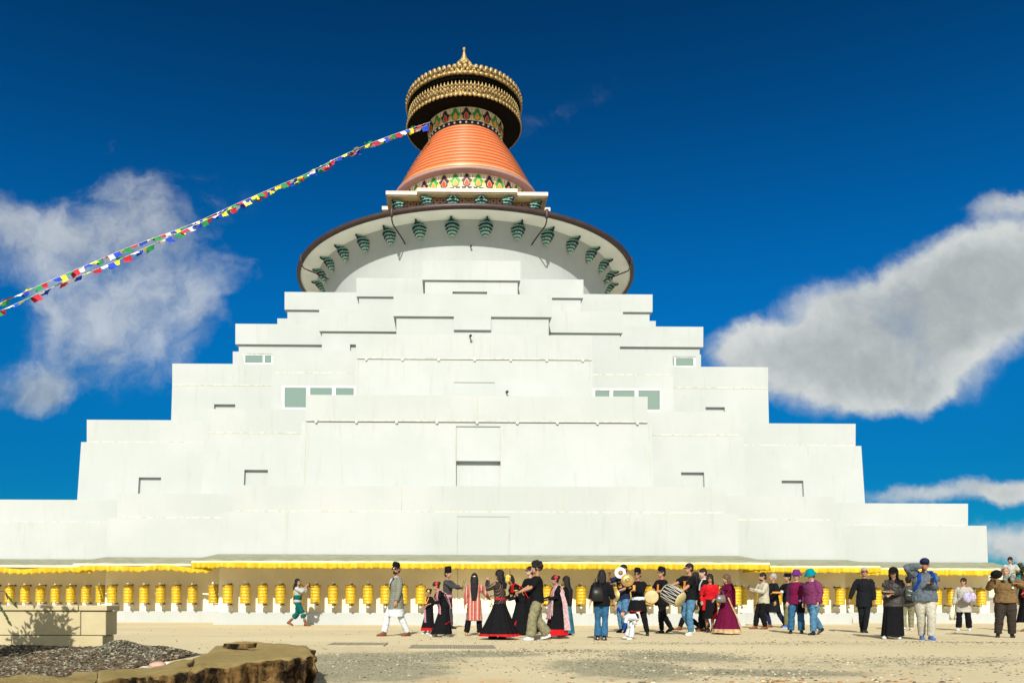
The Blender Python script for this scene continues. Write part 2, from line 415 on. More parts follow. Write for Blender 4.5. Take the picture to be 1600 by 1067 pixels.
# wheel gallery: plinth and canopy roof
mb = MB()
prism(mb, outline(9.34, 25.14, 14.34, 22.74, 21.06), 0, .43)
for (u0, u1, z1) in ((bl(697, 960, 25.1)[0], bl(714, 960, 25.1)[0], .38),):
    mb.box(u0, u1, -25.146, -25.13, .03, z1, 1); mb.box(u0 + .02, u1 - .02, -25.149, -25.14, .05, z1 - .02, 0)
mb.build('plinth', [WHITE, JOINT], stupa)
m, t = newmat('stone_chip_roof'); oc = t.node('ShaderNodeTexCoord').outputs['Object']
st = t.node('ShaderNodeMapping', {'Vector': oc, 'Scale': (.6, 9, 9)}).outputs[0]
c = t.mix(t.ramp(t.noise(st, 3.5, 6, .7), .35, .65), (.15, .16, .10), (.36, .36, .25))
finish(t, c, .9, 0, t.noise(oc, 30, 4), .4)
ROOF = m
FASCIA = mat('cream_fascia', (.74, .68, .46), .6, var=.05)
SOFFIT = mat('cream_soffit', (.80, .70, .46), .8, var=.05)
EZ0, EZ1, RZ, EO = 2.09, 2.2, 2.47, 1.4
segs = [(-9.2, 9.2, 25.0, 22.6, .45, .45), (-14.2, -9.2, 22.6, 20.92, .5, 0), (9.2, 14.2, 22.6, 20.92, 0, .5), (-20.92, -14.2, 20.92, 14.2, .4, 0), (14.2, 20.92, 20.92, 14.2, 0, .05)]
for i, (x0, x1, h, hn, ol, orr) in enumerate(segs):
    r = MB(); y = -(h + EO)
    xl, xr = x0 - ol, x1 + orr
    th = .04
    P = [(xl, y, EZ1), (xr, y, EZ1), (x1 + (.0 if orr else 0), -h, RZ), (x0, -h, RZ)]
    r.add(P + [(p[0], p[1], p[2] - th) for p in P], [(0, 1, 2, 3), (7, 6, 5, 4), (0, 4, 5, 1), (1, 5, 6, 2), (3, 7, 4, 0)], 0)
    e = -(hn + EO) if hn != 14.2 else -hn
    if ol: Q = [(xl, e, EZ1), (xl, y, EZ1), (x0, -h, RZ), (x0, e, RZ)]; r.add(Q + [(p[0], p[1], p[2] - th) for p in Q], [(0, 1, 2, 3), (7, 6, 5, 4), (0, 4, 5, 1)], 0)
    if orr: Q = [(x1, e, RZ), (x1, -h, RZ), (xr, y, EZ1), (xr, e, EZ1)]; r.add(Q + [(p[0], p[1], p[2] - th) for p in Q], [(0, 1, 2, 3), (7, 6, 5, 4), (2, 6, 7, 3)], 0)
    ro = r.build('gallery_roof', [ROOF], stupa); r = MB()
    # fascia / gutter
    r.box(xl - .01, xr + .01, y - .05, y + .02, EZ0, EZ1 - th - .002, 0)
    if ol: r.box(xl - .05, xl + .02, y + .021, e, EZ0, EZ1 - th - .002, 0)
    if orr: r.box(xr - .02, xr + .05, y + .021, e, EZ0, EZ1 - th - .002, 0)
    r.build('gutter', FASCIA, ro); r = MB(); r.box(xl + .02, xr - .02, y + .022, -h - .003, EZ0 + .02, EZ0 + .045); r.build('soffit', SOFFIT, ro)

# yellow valances hung along the gutters
m, t = newmat('yellow_valance_cloth'); oc = t.node('ShaderNodeTexCoord').outputs['Object']
st = t.node('ShaderNodeMapping', {'Vector': oc, 'Scale': (1, 1, .1)}).outputs[0]
c = t.mix(t.ramp(t.noise(st, 6, 4), .35, .7), (.76, .56, .035), (.88, .72, .08))
d = t.node('ShaderNodeBsdfDiffuse', {'Color': c}); tr = t.node('ShaderNodeBsdfTranslucent', {'Color': c})
mx = t.node('ShaderNodeMixShader', {0: .5, 1: d.outputs[0], 2: tr.outputs[0]}); t.node('ShaderNodeOutputMaterial', {'Surface': mx.outputs[0]})
VAL = m
def valance(pts, label, sag, seed, drop=.19):
    rnd = random.Random(seed)
    L = [0]
    for i in range(1, len(pts)): L.append(L[-1] + math.dist(pts[i], pts[i - 1]))
    n = int(L[-1] / .035); vs = []; R = 5
    for k in range(n + 1):
        s = L[-1] * k / n; i = max(j for j in range(len(pts) - 1) if L[j] <= s + 1e-9)
        f = (s - L[i]) / (L[i + 1] - L[i]); x = pts[i][0] + (pts[i + 1][0] - pts[i][0]) * f; y = pts[i][1] + (pts[i + 1][1] - pts[i][1]) * f
        dx, dy = (pts[i + 1][0] - pts[i][0]) / (L[i + 1] - L[i]), (pts[i + 1][1] - pts[i][1]) / (L[i + 1] - L[i])
        nx, ny = dy, -dx
        sg = sag * (.5 + .5 * math.sin(s * 1.9 + seed) * math.sin(s * .7 + 2 * seed)) + sag * .5 * noise.noise(V((s * 1.1, seed, 0)))
        for r in range(R):
            g = r / (R - 1)
            wv = math.sin(s * 2 * PI / .17 + 2.2 * noise.noise(V((s * 1.3, seed, 3)))) * (.008 + .028 * g) + .02 * g * noise.noise(V((s * 5, seed, 1)))
            z = EZ0 + .03 - max(0, sg) - (drop + ((.006 + .12 * sag) * math.sin(s * 2 * PI / .27 + seed) + .03 * noise.noise(V((s * 3.1, seed, 7)))) * (1 + 4 * sag)) * g
            vs.append((x + nx * (wv + .062), y + ny * (wv + .062), z))
    fs = [(k * R + r, (k + 1) * R + r, (k + 1) * R + r + 1, k * R + r + 1) for k in range(n) for r in range(R - 1)]
    mb = MB(); mb.add(vs, fs, 0, True); o = mb.build('yellow_valance', VAL)
    o.location = (BX, DC, 0); o.rotation_euler = (0, 0, BROT)
    md = o.modifiers.new('thickness', 'SOLIDIFY'); md.thickness = .006
    tag(o, label, 'valance', 'yellow cloth valances along the prayer wheel eaves')
yc = -(25 + EO); y2 = -(22.6 + EO); y3 = -(20.92 + EO)
valance([(-9.65, -22.6 - EO), (-9.65, yc), (9.65, yc), (9.65, -22.6 - EO)], 'long straight yellow pleated valance hung from the eave of the wide central wall', .02, 1)
valance([(-14.7, -20.92 - EO), (-14.7, y2), (-9.75, y2)], 'sagging yellow valance on the short eave just left of the long central one', .1, 2)
valance([(9.75, y2), (14.7, y2), (14.7, -20.92 - EO)], 'short straight yellow valance behind the bucket hats, right of the long central one', .02, 3)
valance([(-21.0, y3), (-14.8, y3)], 'drooping yellow valance at the far left edge of the photo, above the sandstone wall', .12, 4)
valance([(14.8, y3), (20.9, y3)], 'yellow valance at the right end of the building, behind the man in the puffer jacket', .02, 5, .22)
# slim down pipes / posts where the eaves meet the wall steps
for (x, y) in ((-14.05, -20.78), (-9.1, -22.68)):
    p = MB(); p.tube([(x, y, .43), (x, y, 2.1)], .022, 8, 0, False); p.build('downpipe', mat('grey_pipe', (.35, .33, .28), .5), stupa)

# ------------------------------------------------------------------ prayer wheels
m, t = newmat('gold_wheel_paint'); oc = t.node('ShaderNodeTexCoord').outputs['Object']
vor = t.node('ShaderNodeTexVoronoi', {'Vector': t.node('ShaderNodeMapping', {'Vector': oc, 'Scale': (1, 1, .7)}).outputs[0], 'Scale': 26}).outputs['Distance']
c = t.mix(t.ramp(vor, .2, .6), (.78, .56, .03), (.56, .36, .014)); c = t.mix(t.math('MULTIPLY', t.node('ShaderNodeObjectInfo').outputs['Random'], .35), c, (.42, .27, .02)); c = t.mix(t.math('MULTIPLY', t.ramp(t.noise(oc, 6, 5), .5, .75), .4), c, (.34, .19, .02))
b = finish(t, c, .42, .25, t.math('MULTIPLY', vor, -1), .6, .02, .5)
GOLDP = m
STEEL = mat('pale_steel', (.55, .52, .42), .35, .6); IRON = mat('dark_iron', (.10, .09, .075), .6, .3); WBR = mat('white_bracket', (.75, .73, .62), .6)
KNOB = mat('pale_knob', (.70, .68, .55), .35, .1)
def wheel_proto():
    r = empty('prayer_wheel')
    d = MB(); prof = [(.02, .0), (.17, 0), (.178, .012), (.178, .03)]
    nb = 5; z = .03; H = .61
    for k in range(nb):
        hz = (H - .06) / nb; za = .03 + k * hz
        prof += [(.181, za + .004), (.184, za + .012), (.181, za + .020), (.175, za + .026), (.176, za + hz * .55), (.175, za + hz - .004)]
    prof += [(.19, H - .03), (.192, H - .012), (.17, H), (.12, H + .03), (.07, H + .045), (.03, H + .05)]
    d.lathe(prof, 28)
    for i in range(16):
        a = 2 * PI * i / 16; d.ball((.165 * math.cos(a), .165 * math.sin(a), H + .012), .024, 6, 4)
    d.build('drum', GOLDP, r)
    k = MB(); k.tube([(0, 0, H + .04), (0, 0, H + .1)], .014, 8, 0, False); k.ball((0, -.02, H + .115), .05, 12, 8); k.build('top_knob', KNOB, r)
    k = MB(); k.tube([(0, 0, 0), (0, 0, -.07)], .014, 8, 0, False); k.ball((0, 0, -.105), .046, 12, 8); k.build('bottom_knob', KNOB, r)
    for zz in (-.035, H + .06):
        b = MB(); b.box(-.016, .016, .0, .4305, zz - .016, zz + .016); b.box(-.03, .03, .43, .448, zz - .04, zz + .04); b.build('bracket', IRON, r)
    p = MB(); p.box(-.05, .05, .2, .43, -.13, -.06, 0); p.build('bearing_block', WBR, r)
    return r
ORD = 'first second third fourth fifth sixth seventh eighth ninth tenth eleventh twelfth'.split()
wheels = []
for i in range(12):
    wheels.append((-8.74 + .605 * i, 25.0, 0, f'golden prayer wheel, {ORD[i]} from the left in the left half of the long central row'))
    wheels.append((8.9 - .6 * i, 25.0, 0, f'golden prayer wheel, {ORD[i]} from the right in the right half of the long central row'))
for i in range(6):
    wheels.append((-10.72 - .6 * i, 22.6, 0, f'golden prayer wheel, {ORD[i]} from the right of the six right of the sandstone wall'))
    wheels.append((10.72 + .6 * i, 22.6, 0, f'golden prayer wheel, {ORD[i]} from the left in the row behind the bucket hats'))
for i in range(9):
    wheels.append((-15.45 - .6 * i, 20.92, 0, f'golden prayer wheel above the sandstone wall, {ORD[i]} from the right in the far left row'))
    wheels.append((15.45 + .6 * i, 20.92, 0, f'golden prayer wheel, {ORD[i]} from the left in the far right row, behind the strollers'))
wheels += [(-9.2, 24.0, -PI / 2, 'golden prayer wheel with shaded top on the side wall left of the central row'),
           (9.2, 24.0, PI / 2, 'golden prayer wheel with shaded top on the short side wall right of the maroon sari'),
           (-14.2, 21.9, -PI / 2, 'narrow looking golden prayer wheel just above the right end of the sandstone wall'),
           (14.2, 21.9, PI / 2, 'golden prayer wheel on the side wall beside the man in the black suit')]
proto = None
rr = random.Random(3)
for (u, v, rz, lab) in wheels:
    if rz == 0: p = V((u, -v - .45, .74))
    else: p = V((u + (-.45 if rz < 0 else .45), -v, .74))
    wp = BM @ p; rot = BROT + (rz if rz == 0 else (-PI / 2 if rz < 0 else PI / 2) * 1)
    if proto is None:
        proto = wheel_proto(); proto.location = wp; proto.rotation_euler = (0, 0, rot); tag(proto, lab, 'prayer wheel', 'golden prayer wheels around the stupa base'); o = proto
    else: o = dup(proto, wp, rot, lab)
    for ch in o.children:
        if ch.name.startswith('drum'): ch.rotation_euler = (rr.uniform(-.015, .015), rr.uniform(-.015, .015), rr.uniform(0, 6.28))
    if rz:
        o.rotation_euler = (0, 0, BROT + (PI / 2 if rz > 0 else -PI / 2) * (1))
# ------------------------------------------------------------------ dome, eave disc, spire and crown
DOMEM = WHITE
mb = MB()
mb.lathe([(8.6, 14.5), (8.75, 17.0), (9.0, 19.5), (9.12, 20.8), (9.35, 21.3), (9.6, 21.55), (9.7, 21.62)], 160, caps=False)
mb.build('dome_wall', DOMEM, stupa)
SOFW = mat('white_soffit', (.86, .86, .77), .7, var=.05, vs=.8)
mb = MB(); mb.lathe([(9.5, 21.58), (10.78, 21.66)], 160, caps=False); mb.build('soffit', SOFW, stupa)
mb = MB(); mb.lathe([(10.74, 21.6), (10.9, 21.58), (10.98, 21.66), (10.98, 21.82), (10.9, 21.86), (10.7, 21.84), (8, 22.2), (5.2, 22.5), (3, 22.6)], 160, caps=False); mb.build('eave_rim', BRONZE, stupa)
GRN = mat('painted_green', (.20, .43, .33), .55, var=.25, vs=6); NAVY = mat('painted_navy', (.012, .02, .06), .5); LGRN = mat('painted_pale_green', (.42, .62, .50), .55)
def lotus_bracket(scale=1.):
    """corbel of stacked scalloped lobes; back at y=0, grows toward -y, top at z=0"""
    m = MB()
    tiers = [(-.80, .20, .20, 3), (-.62, .34, .34, 5), (-.44, .44, .50, 5), (-.26, .50, .66, 7), (-.10, .30, .86, 3)]
    for ti, (z, w_, d_, lobes) in enumerate(tiers):
        N = 36; pts = []
        for i in range(N + 1):
            th = PI * i / N; s = 1 + .13 * abs(math.sin(th * lobes)) - .05
            pts.append((w_ * math.cos(th) * s, -d_ * math.sin(th) * s - .0))
        for (zo, zt, grow, mi) in ((z - .035, z, 1.0, 1), (z, z + .10, .93, 0), (z + .10, z + .12, .8, 2)):
            vs = [(x * grow, y * grow, zo) for x, y in pts] + [(x * grow * (1.06 if mi == 0 else 1), y * grow * (1.06 if mi == 0 else 1), zt) for x, y in pts]
            n = len(pts)
            fs = [(i, i + 1, n + i + 1, n + i) for i in range(n - 1)] + [tuple(range(n))[::-1], tuple(range(n, 2 * n)), (n - 1, 0, n, 2 * n - 1)]
            m.add(vs, fs, mi)
        # pale scrolls on the lobe faces, seen from below
        for q in range(lobes):
            th = PI * (q + .5) / lobes; m.ball((w_ * .62 * math.cos(th), -d_ * .62 * math.sin(th), z - .035), .06 + .09 * w_, 8, 5, 2)
    m.box(-.05, .05, -.95, -.6, -.07, -.02, 1); m.ball((0, -.95, -.05), .07, 8, 6, 1)
    m.xf(Matrix.Scale(scale, 4)); return m
br = lotus_bracket(.82)
b0 = None
for i in range(32):
    a = 2 * PI * (i + .5) / 32
    p = V((9.25 * math.sin(a), -9.25 * math.cos(a), 21.58))
    if b0 is None: b0 = br.build('lotus_bracket', [GRN, NAVY, LGRN], stupa); o = b0
    else: o = b0.copy(); C.objects.link(o); o.parent = stupa
    o.location = p; o.rotation_euler = (0, 0, a)
for i in range(8):
    a = PI / 8 + i * PI / 4; a *= 1.0
    def R_(r, z, a=a): return V((r * math.sin(a), -r * math.cos(a), z))
    p = MB(); p.tube([R_(10.93, 21.62), R_(10.9, 21.3), R_(10.75, 21.12), R_(9.6, 20.85), R_(9.25, 20.72)], .04, 8); p.tube([R_(10.93, 21.85), R_(10.93, 21.55)], .11, 8); p.build('drainpipe', BRONZE, stupa)

# square harmika
FAS2 = mat('pink_cream_fascia', (.72, .52, .44), .6, var=.05)
ps = (2.95, 7.35, 4.72, 6.9, 5.06)
def shrink(o, d): return (o[0] - d, o[1] - d, o[2] - d, o[3] - d, o[4] - d)
# harmika set out as a redented square (drawn with the three visible front steps)
mb = MB(); so = outline(3.02, 5.28, 4.9, 4.9, 4.9)
prism(mb, so, 25.3, 25.52, True, True, 0); hsl = mb.build('harmika_slab', [FAS2], stupa)
mb = MB(); prism(mb, outline(2.94, 5.2, 4.82, 4.82, 4.82), 25.24, 25.296, False, True, 0)
for k in range(-7, 8): mb.ball((k * .36, -5.0, 25.24), .022, 6, 4, 1)
mb.build('harmika_soffit', [mat('beige_soffit', (.60, .55, .42), .7), IRON], hsl)
# painted lattice wall
m, t = newmat('painted_lattice'); oc = t.node('ShaderNodeTexCoord').outputs['Object']
sp = t.node('ShaderNodeSeparateXYZ', {0: oc}); X = t.math('ADD', sp.outputs['X'], t.math('MULTIPLY', sp.outputs['Y'], 1.0)); Z = sp.outputs['Z']
pa_ = t.math('PINGPONG', t.math('ADD', t.math('MULTIPLY', X, 1.0), t.math('MULTIPLY', Z, 1.25)), .19)
pb_ = t.math('PINGPONG', t.math('SUBTRACT', t.math('MULTIPLY', X, 1.0), t.math('MULTIPLY', Z, 1.25)), .19)
mn = t.math('MINIMUM', pa_, pb_); mxx = t.math('MAXIMUM', pa_, pb_)
c = t.mix(t.math('GREATER_THAN', mn, .045), (.55, .22, .10), (.50, .36, .22))
c = t.mix(t.math('GREATER_THAN', mn, .085), c, (.03, .045, .18))
big = t.math('PINGPONG', X, .57)
c = t.mix(t.math('MULTIPLY', t.math('LESS_THAN', big, .14), t.math('GREATER_THAN', mn, .06)), c, (.05, .22, .10))
c = t.mix(t.math('LESS_THAN', t.math('ABSOLUTE', t.math('SUBTRACT', pa_, pb_)), .02), c, (.10, .06, .04))
finish(t, c, .6); LAT = m
mb = MB(); prism(mb, outline(2.43, 4.65, 4.15, 4.15, 4.15), 24.86, 25.24, False, False); mb.build('harmika_wall', LAT, stupa)
CHK, t = newmat('painted_checks'); oc = t.node('ShaderNodeTexCoord').outputs['Object']
ck = t.node('ShaderNodeTexChecker', {'Vector': oc, 'Color1': (.02, .02, .02, 1), 'Color2': (.72, .68, .42, 1), 'Scale': 7.2}).outputs[0]; finish(t, ck, .6)
mb = MB(); prism(mb, outline(2.47, 4.69, 4.19, 4.19, 4.19), 24.74, 24.86, True, True); mb.build('checked_band', CHK, stupa)
mb = MB(); prism(mb, outline(2.5, 4.72, 4.22, 4.22, 4.22), 22.3, 24.74, True, False); mb.build('harmika_base', [mat('painted_yellow', (.70, .55, .20), .6)], stupa)
hb = lotus_bracket(1.0)
hb0 = None
spots = []
for s in (-1, 1):
    spots += [(s * .86, -4.62, 0), (s * 2.40, -4.62, s * PI / 4), (s * 4.12, -4.12, s * PI / 4), (s * 4.6, -2.4, s * PI / 4)]
for (x, y, a) in spots:
    if hb0 is None: hb0 = hb.build('harmika_bracket', [GRN, NAVY, LGRN], stupa); o = hb0
    else: o = hb0.copy(); C.objects.link(o); o.parent = stupa
    o.location = (x, y, 25.16); o.rotation_euler = (0, 0, a); o.scale = (.85, .62, .78)

# painted flame drum below the spire
CREAM = mat('painted_cream', (.72, .66, .42), .6, var=.06); RED = mat('painted_red', (.55, .045, .03), .5); ORG = mat('painted_orange', (.85, .30, .06), .5)
GRP = mat('painted_leaf_green', (.03, .30, .07), .5); DKP = mat('painted_plum', (.035, .02, .05), .5); GOLDL = mat('painted_ochre', (.62, .40, .12), .5); WHB = mat('painted_white_bead', (.8, .82, .8), .4)
def flame_band(R, z0, z1, n, name, slope=0.):
    m = MB(); N = n * 4
    m.lathe([(R, z0), (R + slope, z1)], N * 1, 0, True, caps=False)
    H = z1 - z0; W = 2 * PI * R / n
    def put(pts, proud, mi, a):
        vs = []
        for (x, z) in pts:
            r = R + slope * z / H + proud; th = a + x / R; vs.append((r * math.sin(th), -r * math.cos(th), z0 + z))
        vs0 = [(v[0] * (R - .02) / (R + proud), v[1] * (R - .02) / (R + proud), v[2]) for v in vs]
        n_ = len(vs); m.add(vs + vs0, [tuple(range(n_))] + [(i, n_ + i, n_ + (i + 1) % n_, (i + 1) % n_) for i in range(n_)], mi)
    def leafpts(w_, za, zb, lob=0):
        P = []
        for k in range(21):
            g = k / 20; x = w_ * math.sin(PI * min(1, g * 1.0) ** .75) * (1 + lob * math.sin(g * PI * 5)) ; P.append((x, za + (zb - za) * g))
        return P + [(-x, z) for x, z in P[::-1][1:-1]]
    for i in range(n):
        a = 2 * PI * i / n; dark = i % 2 == 0
        put(leafpts(W * .47, H * .0, H * .98, .12), .010, 5, a)
        put(leafpts(W * .40, H * .02, H * .96, .22), .022, 2 if dark else 1, a)
        put(leafpts(W * .22, H * .05, H * .62), .034, 5, a)
        put(leafpts(W * .17, H * .07, H * .55), .046, 3 if dark else 4, a)
        b = a + PI / n
        put([(-.035 * W, 0), (.035 * W, 0), (.05 * W, H * .9), (-.05 * W, H * .9)], .012, 5, b)
        put([(-.13 * W, H * .62), (.13 * W, H * .62), (.2 * W, H * .97), (-.2 * W, H * .97)], .008, 6, b)
    return m.build(name, [CREAM, GRP, DKP, RED, ORG, GOLDL, WHB], stupa)
def beads(R, z, r, n, name, parent, dark=True):
    m = MB()
    if dark: m.lathe([(R - .02, z - r * 1.5), (R + .02, z - r * 1.5), (R + .02, z + r * 1.5), (R - .02, z + r * 1.5)], 120, 1, caps=False)
    for i in range(n):
        a = 2 * PI * i / n; m.ball(((R + .03) * math.sin(a), -(R + .03) * math.cos(a), z), r, 8, 6)
    return m.build(name, [WHB, DKP], parent)
fb = flame_band(4.28, 26.12, 26.98, 38, 'lower_flame_band')
beads(4.3, 26.02, .07, 76, 'bead_ring', fb)
mb = MB(); mb.lathe([(4.5, 24.4), (4.4, 25.9), (4.3, 25.95)], 96, caps=False); mb.build('drum_base', DKP, stupa)
mb = MB(); mb.lathe([(4.2, 26.98), (4.72, 26.98), (4.78, 27.03), (4.78, 27.16), (4.7, 27.2)], 128, caps=False); mb.build('mauve_ring', mat('mauve_paint', (.36, .22, .21), .45, var=.05), stupa)
# ringed spire
SPO, t = newmat('spire_orange'); oc = t.node('ShaderNodeTexCoord').outputs['Object']
c = t.mix(t.noise(oc, 2, 4), (.52, .175, .06), (.62, .235, .085)); finish(t, c, .42, .1, None, spec=.5)
SPR = mat('spire_red_groove', (.62, .06, .02), .4)
key = [(27.2, 4.72), (27.5, 4.5), (28.3, 4.08), (29.2, 3.58), (30.1, 3.02), (30.8, 2.55), (31.2, 2.32)]
def kr(z):
    for (a, ra), (b, rb) in zip(key, key[1:]):
        if z <= b: return ra + (rb - ra) * max(0, z - a) / (b - a)
    return key[-1][1]
prof = [(4.72, 27.19, 0), (4.76, 27.24, 2), (4.66, 27.36, 0)]
z = 27.36; NR = 13
for k in range(NR):
    za = 27.36 + (31.12 - 27.36) * k / NR; zb = 27.36 + (31.12 - 27.36) * (k + 1) / NR; h = zb - za
    prof += [(kr(za) - .015, za + .02, 0), (kr(za) + .022, za + .04, 0), (kr(za + h * .5) + .024, za + h * .5, 0), (kr(zb) + .015, zb - .05, 1), (kr(zb) - .02, zb - .02, 1)]
mb = MB(); mb.lathe(prof, 128, 0, True, caps=False); mb.build('spire_cone', [SPO, SPR, mat('spire_gold_edge', (.75, .5, .2), .35, .4)], stupa)
# neck
fb = flame_band(2.42, 31.32, 32.1, 22, 'neck_flame_band', .1)
beads(2.38, 31.2, .075, 40, 'bead_ring', fb)
# crown: black drum with gold lotus bands
GOLD, t = newmat('cast_gold'); oc = t.node('ShaderNodeTexCoord').outputs['Object']
vor = t.node('ShaderNodeTexVoronoi', {'Vector': oc, 'Scale': 7}).outputs['Distance']
c = t.mix(t.ramp(vor, .15, .6), (.46, .32, .12), (.12, .07, .02)); finish(t, c, .5, .5, t.math('MULTIPLY', vor, -1), .8, .03)
GOLD2 = mat('bright_gold', (.38, .27, .11), .5, .5, var=.2, vs=8)
BLK = mat('black_underside', (.006, .0055, .005), .8, spec=.05)
mb = MB(); mb.lathe([(2.4, 32.12), (3.84, 32.06), (3.86, 32.1), (3.5, 32.8), (3.5, 33.3), (3.85, 33.36), (3.85, 33.42), (.5, 33.9)], 128, caps=False); crown = mb.build('crown_drum', BLK, stupa); crown.location = (-.1, 0, 0); crown.scale = (.975, .975, 1)
mb = MB(); mb.lathe([(3.87, 32.05), (3.9, 32.09), (3.87, 32.2), (3.78, 32.25), (3.82, 32.3), (3.74, 32.86), (3.60, 32.9), (3.56, 32.85)], 128, caps=False)
for i in range(80):
    a = 2 * PI * i / 80; q = V((math.sin(a), -math.cos(a), 0)); s_ = V((math.cos(a), math.sin(a), 0))
    mb.ell(q * 3.88 + V((0, 0, 32.11)), (s_ * .135, q * .06, V((0, 0, .12))), 8, 6, 1)
    mb.ell(q * 3.85 + V((0, 0, 32.07)), (s_ * .07, q * .06, V((0, 0, .07))), 6, 5, 0)
for row, (zz, rr_, h_) in enumerate(((32.40, 3.83, .14), (32.55, 3.80, .13), (32.70, 3.78, .13), (32.82, 3.75, .13))):
    for i in range(96):
        a = 2 * PI * (i + .5 * (row % 2)) / 96; q = V((math.sin(a), -math.cos(a), 0)); s_ = V((math.cos(a), math.sin(a), 0))
        mb.ell(q * rr_ + V((0, 0, zz)), (s_ * .085, q * .05, V((0, 0, h_ * .8)) + q * .03), 6, 5, 1 if row % 2 else 0)
        if row == 3: mb.ell(q * rr_ + V((0, 0, zz + .1)), (s_ * .04, q * .04, V((0, 0, .13))), 6, 5, 1)
mb.build('lower_gold_band', [GOLD, GOLD2], crown)
mb = MB(); mb.lathe([(3.83, 33.34), (3.9, 33.36), (3.93, 33.48), (3.85, 33.56), (3.9, 33.62), (3.88, 33.8), (3.6, 33.86), (.5, 34.1)], 128, caps=False)
for i in range(70):
    a = 2 * PI * i / 70; q = V((math.sin(a), -math.cos(a), 0)); s_ = V((math.cos(a), math.sin(a), 0))
    mb.ell(q * 3.9 + V((0, 0, 33.45)), (s_ * .15, q * .07, V((0, 0, .11))), 8, 6, 1)
    mb.ell(q * 3.86 + V((0, 0, 33.82)), (s_ * .16, q * .08, V((0, 0, .2))), 8, 6, 1)
    mb.ell(q * 3.93 + V((0, 0, 33.74)), (s_ * .08, q * .06, V((0, 0, .12))), 6, 5, 0)
mb.build('upper_gold_band', [GOLD, GOLD2], crown)
mb = MB(); mb.lathe([(1.3, 34.0), (1.2, 35.2), (.75, 35.5), (.45, 36.0), (.32, 36.2), (.30, 36.35), (.42, 36.45), (.44, 36.55), (.3, 36.7), (.2, 36.76), (.24, 36.8), (.14, 36.86), (.18, 36.92), (.12, 37.0), (.14, 37.05), (.09, 37.12), (.11, 37.18), (.06, 37.28), (.05, 37.36), (.11, 37.44), (.10, 37.52), (.02, 37.6)], 32)
for i in range(10):
    a = 2 * PI * i / 10; mb.ball((.44 * math.cos(a), .44 * math.sin(a), 36.34), .14, 8, 6); mb.ball((.62 * math.cos(a + .3), .62 * math.sin(a + .3), 36.12), .15, 8, 6)
mb.build('finial', [GOLD2], stupa).location = (-.1, 0, 0)

# ------------------------------------------------------------------ prayer flags
FC = [mat('flag_blue', (.015, .05, .42), .8), mat('flag_white', (.75, .75, .78), .8), mat('flag_red', (.48, .02, .04), .8), mat('flag_green', (.02, .22, .06), .8), mat('flag_yellow', (.80, .72, .05), .8)]
CORD = mat('flag_cord', (.5, .5, .5), .8)
def flags(pxpts, label, n, seed, size):
    rnd = random.Random(seed)
    P = [at(px, py, Y) for px, py, Y in pxpts]
    def cr(t_):
        t_ *= len(P) - 1; i = min(int(t_), len(P) - 2); f = t_ - i
        p0 = P[max(i - 1, 0)]; p1 = P[i]; p2 = P[i + 1]; p3 = P[min(i + 2, len(P) - 1)]
        return .5 * ((2 * p1) + (p2 - p0) * f + (2 * p0 - 5 * p1 + 4 * p2 - p3) * f * f + (3 * p1 - p0 - 3 * p2 + p3) * f ** 3)
    S = [cr(i / 400) for i in range(401)]; L = [0]
    for i in range(400): L.append(L[-1] + (S[i + 1] - S[i]).length)
    def pt(s):
        import bisect
        i = min(max(bisect.bisect(L, s) - 1, 0), 399); return S[i].lerp(S[i + 1], (s - L[i]) / (L[i + 1] - L[i]))
    root = empty('prayer_flag_string', P[-1], 0, label, 'prayer flags', 'strings of prayer flags running down from the crown')
    m = MB(); m.tube([p - P[-1] for p in S[::8]], .012, 6)
    e = V((-34, 31, 2.6 if seed == 1 else 2.3)); m.tube([V((0, 0, 0))] + [(e - P[-1]) * (g / 6) - V((0, 0, 1.2 * math.sin(PI * g / 6))) for g in range(1, 7)], .012, 6); m.build('cord', CORD, root)
    for i in range(n):
        s0 = L[-1] * (i + .1) / n; wd = L[-1] / n * rnd.uniform(1.05, 1.4); ln = size * rnd.uniform(.7, 1.2)
        sw = rnd.gauss(0, 1.1); tw = rnd.gauss(0, .8); vs = []; G = 4
        for a in range(G + 1):
            g = a / G; top = pt(s0 + wd * g)
            for b in range(G + 1):
                q = b / G
                off = V((math.sin(sw + .8 * q * tw) * .75, math.cos(sw * 1.3) * .5 - .3, -abs(math.cos(sw)) * .8 - .05)) * (ln * q)
                off += V((0, .06 * math.sin(6 * q + 5 * g + seed + i), .03 * math.sin(9 * g + i))) * q
                vs.append(top + off * (1 - .25 * g * abs(math.sin(tw))) - P[-1])
        fs = [(a * (G + 1) + b, (a + 1) * (G + 1) + b, (a + 1) * (G + 1) + b + 1, a * (G + 1) + b + 1) for a in range(G) for b in range(G)]
        m = MB(); m.add(vs, fs, 0, True); m.build('flag', FC[i % 5], root)
flags([(672, 191, 50.5), (600, 216, 49), (540, 241, 48), (480, 271, 47), (440, 288, 46), (380, 314, 45), (300, 350, 43.5), (210, 383, 42), (150, 408, 41), (80, 438, 40), (0, 474, 39), (-60, 503, 38), (-150, 548, 37)],
      'upper string of small five-coloured prayer flags running from the gold crown to the left edge', 99, 1, .31)
flags([(668, 196, 50.4), (600, 219, 49.2), (540, 244, 48.2), (480, 274, 47.2), (425, 296, 45.8), (380, 318, 45), (300, 354, 43.2), (215, 393, 41.8), (150, 421, 41), (80, 450, 40), (0, 486, 39), (-60, 514, 38), (-150, 556, 37)],
      'lower string of prayer flags that parts from the other over the left clouds', 97, 2, .31)

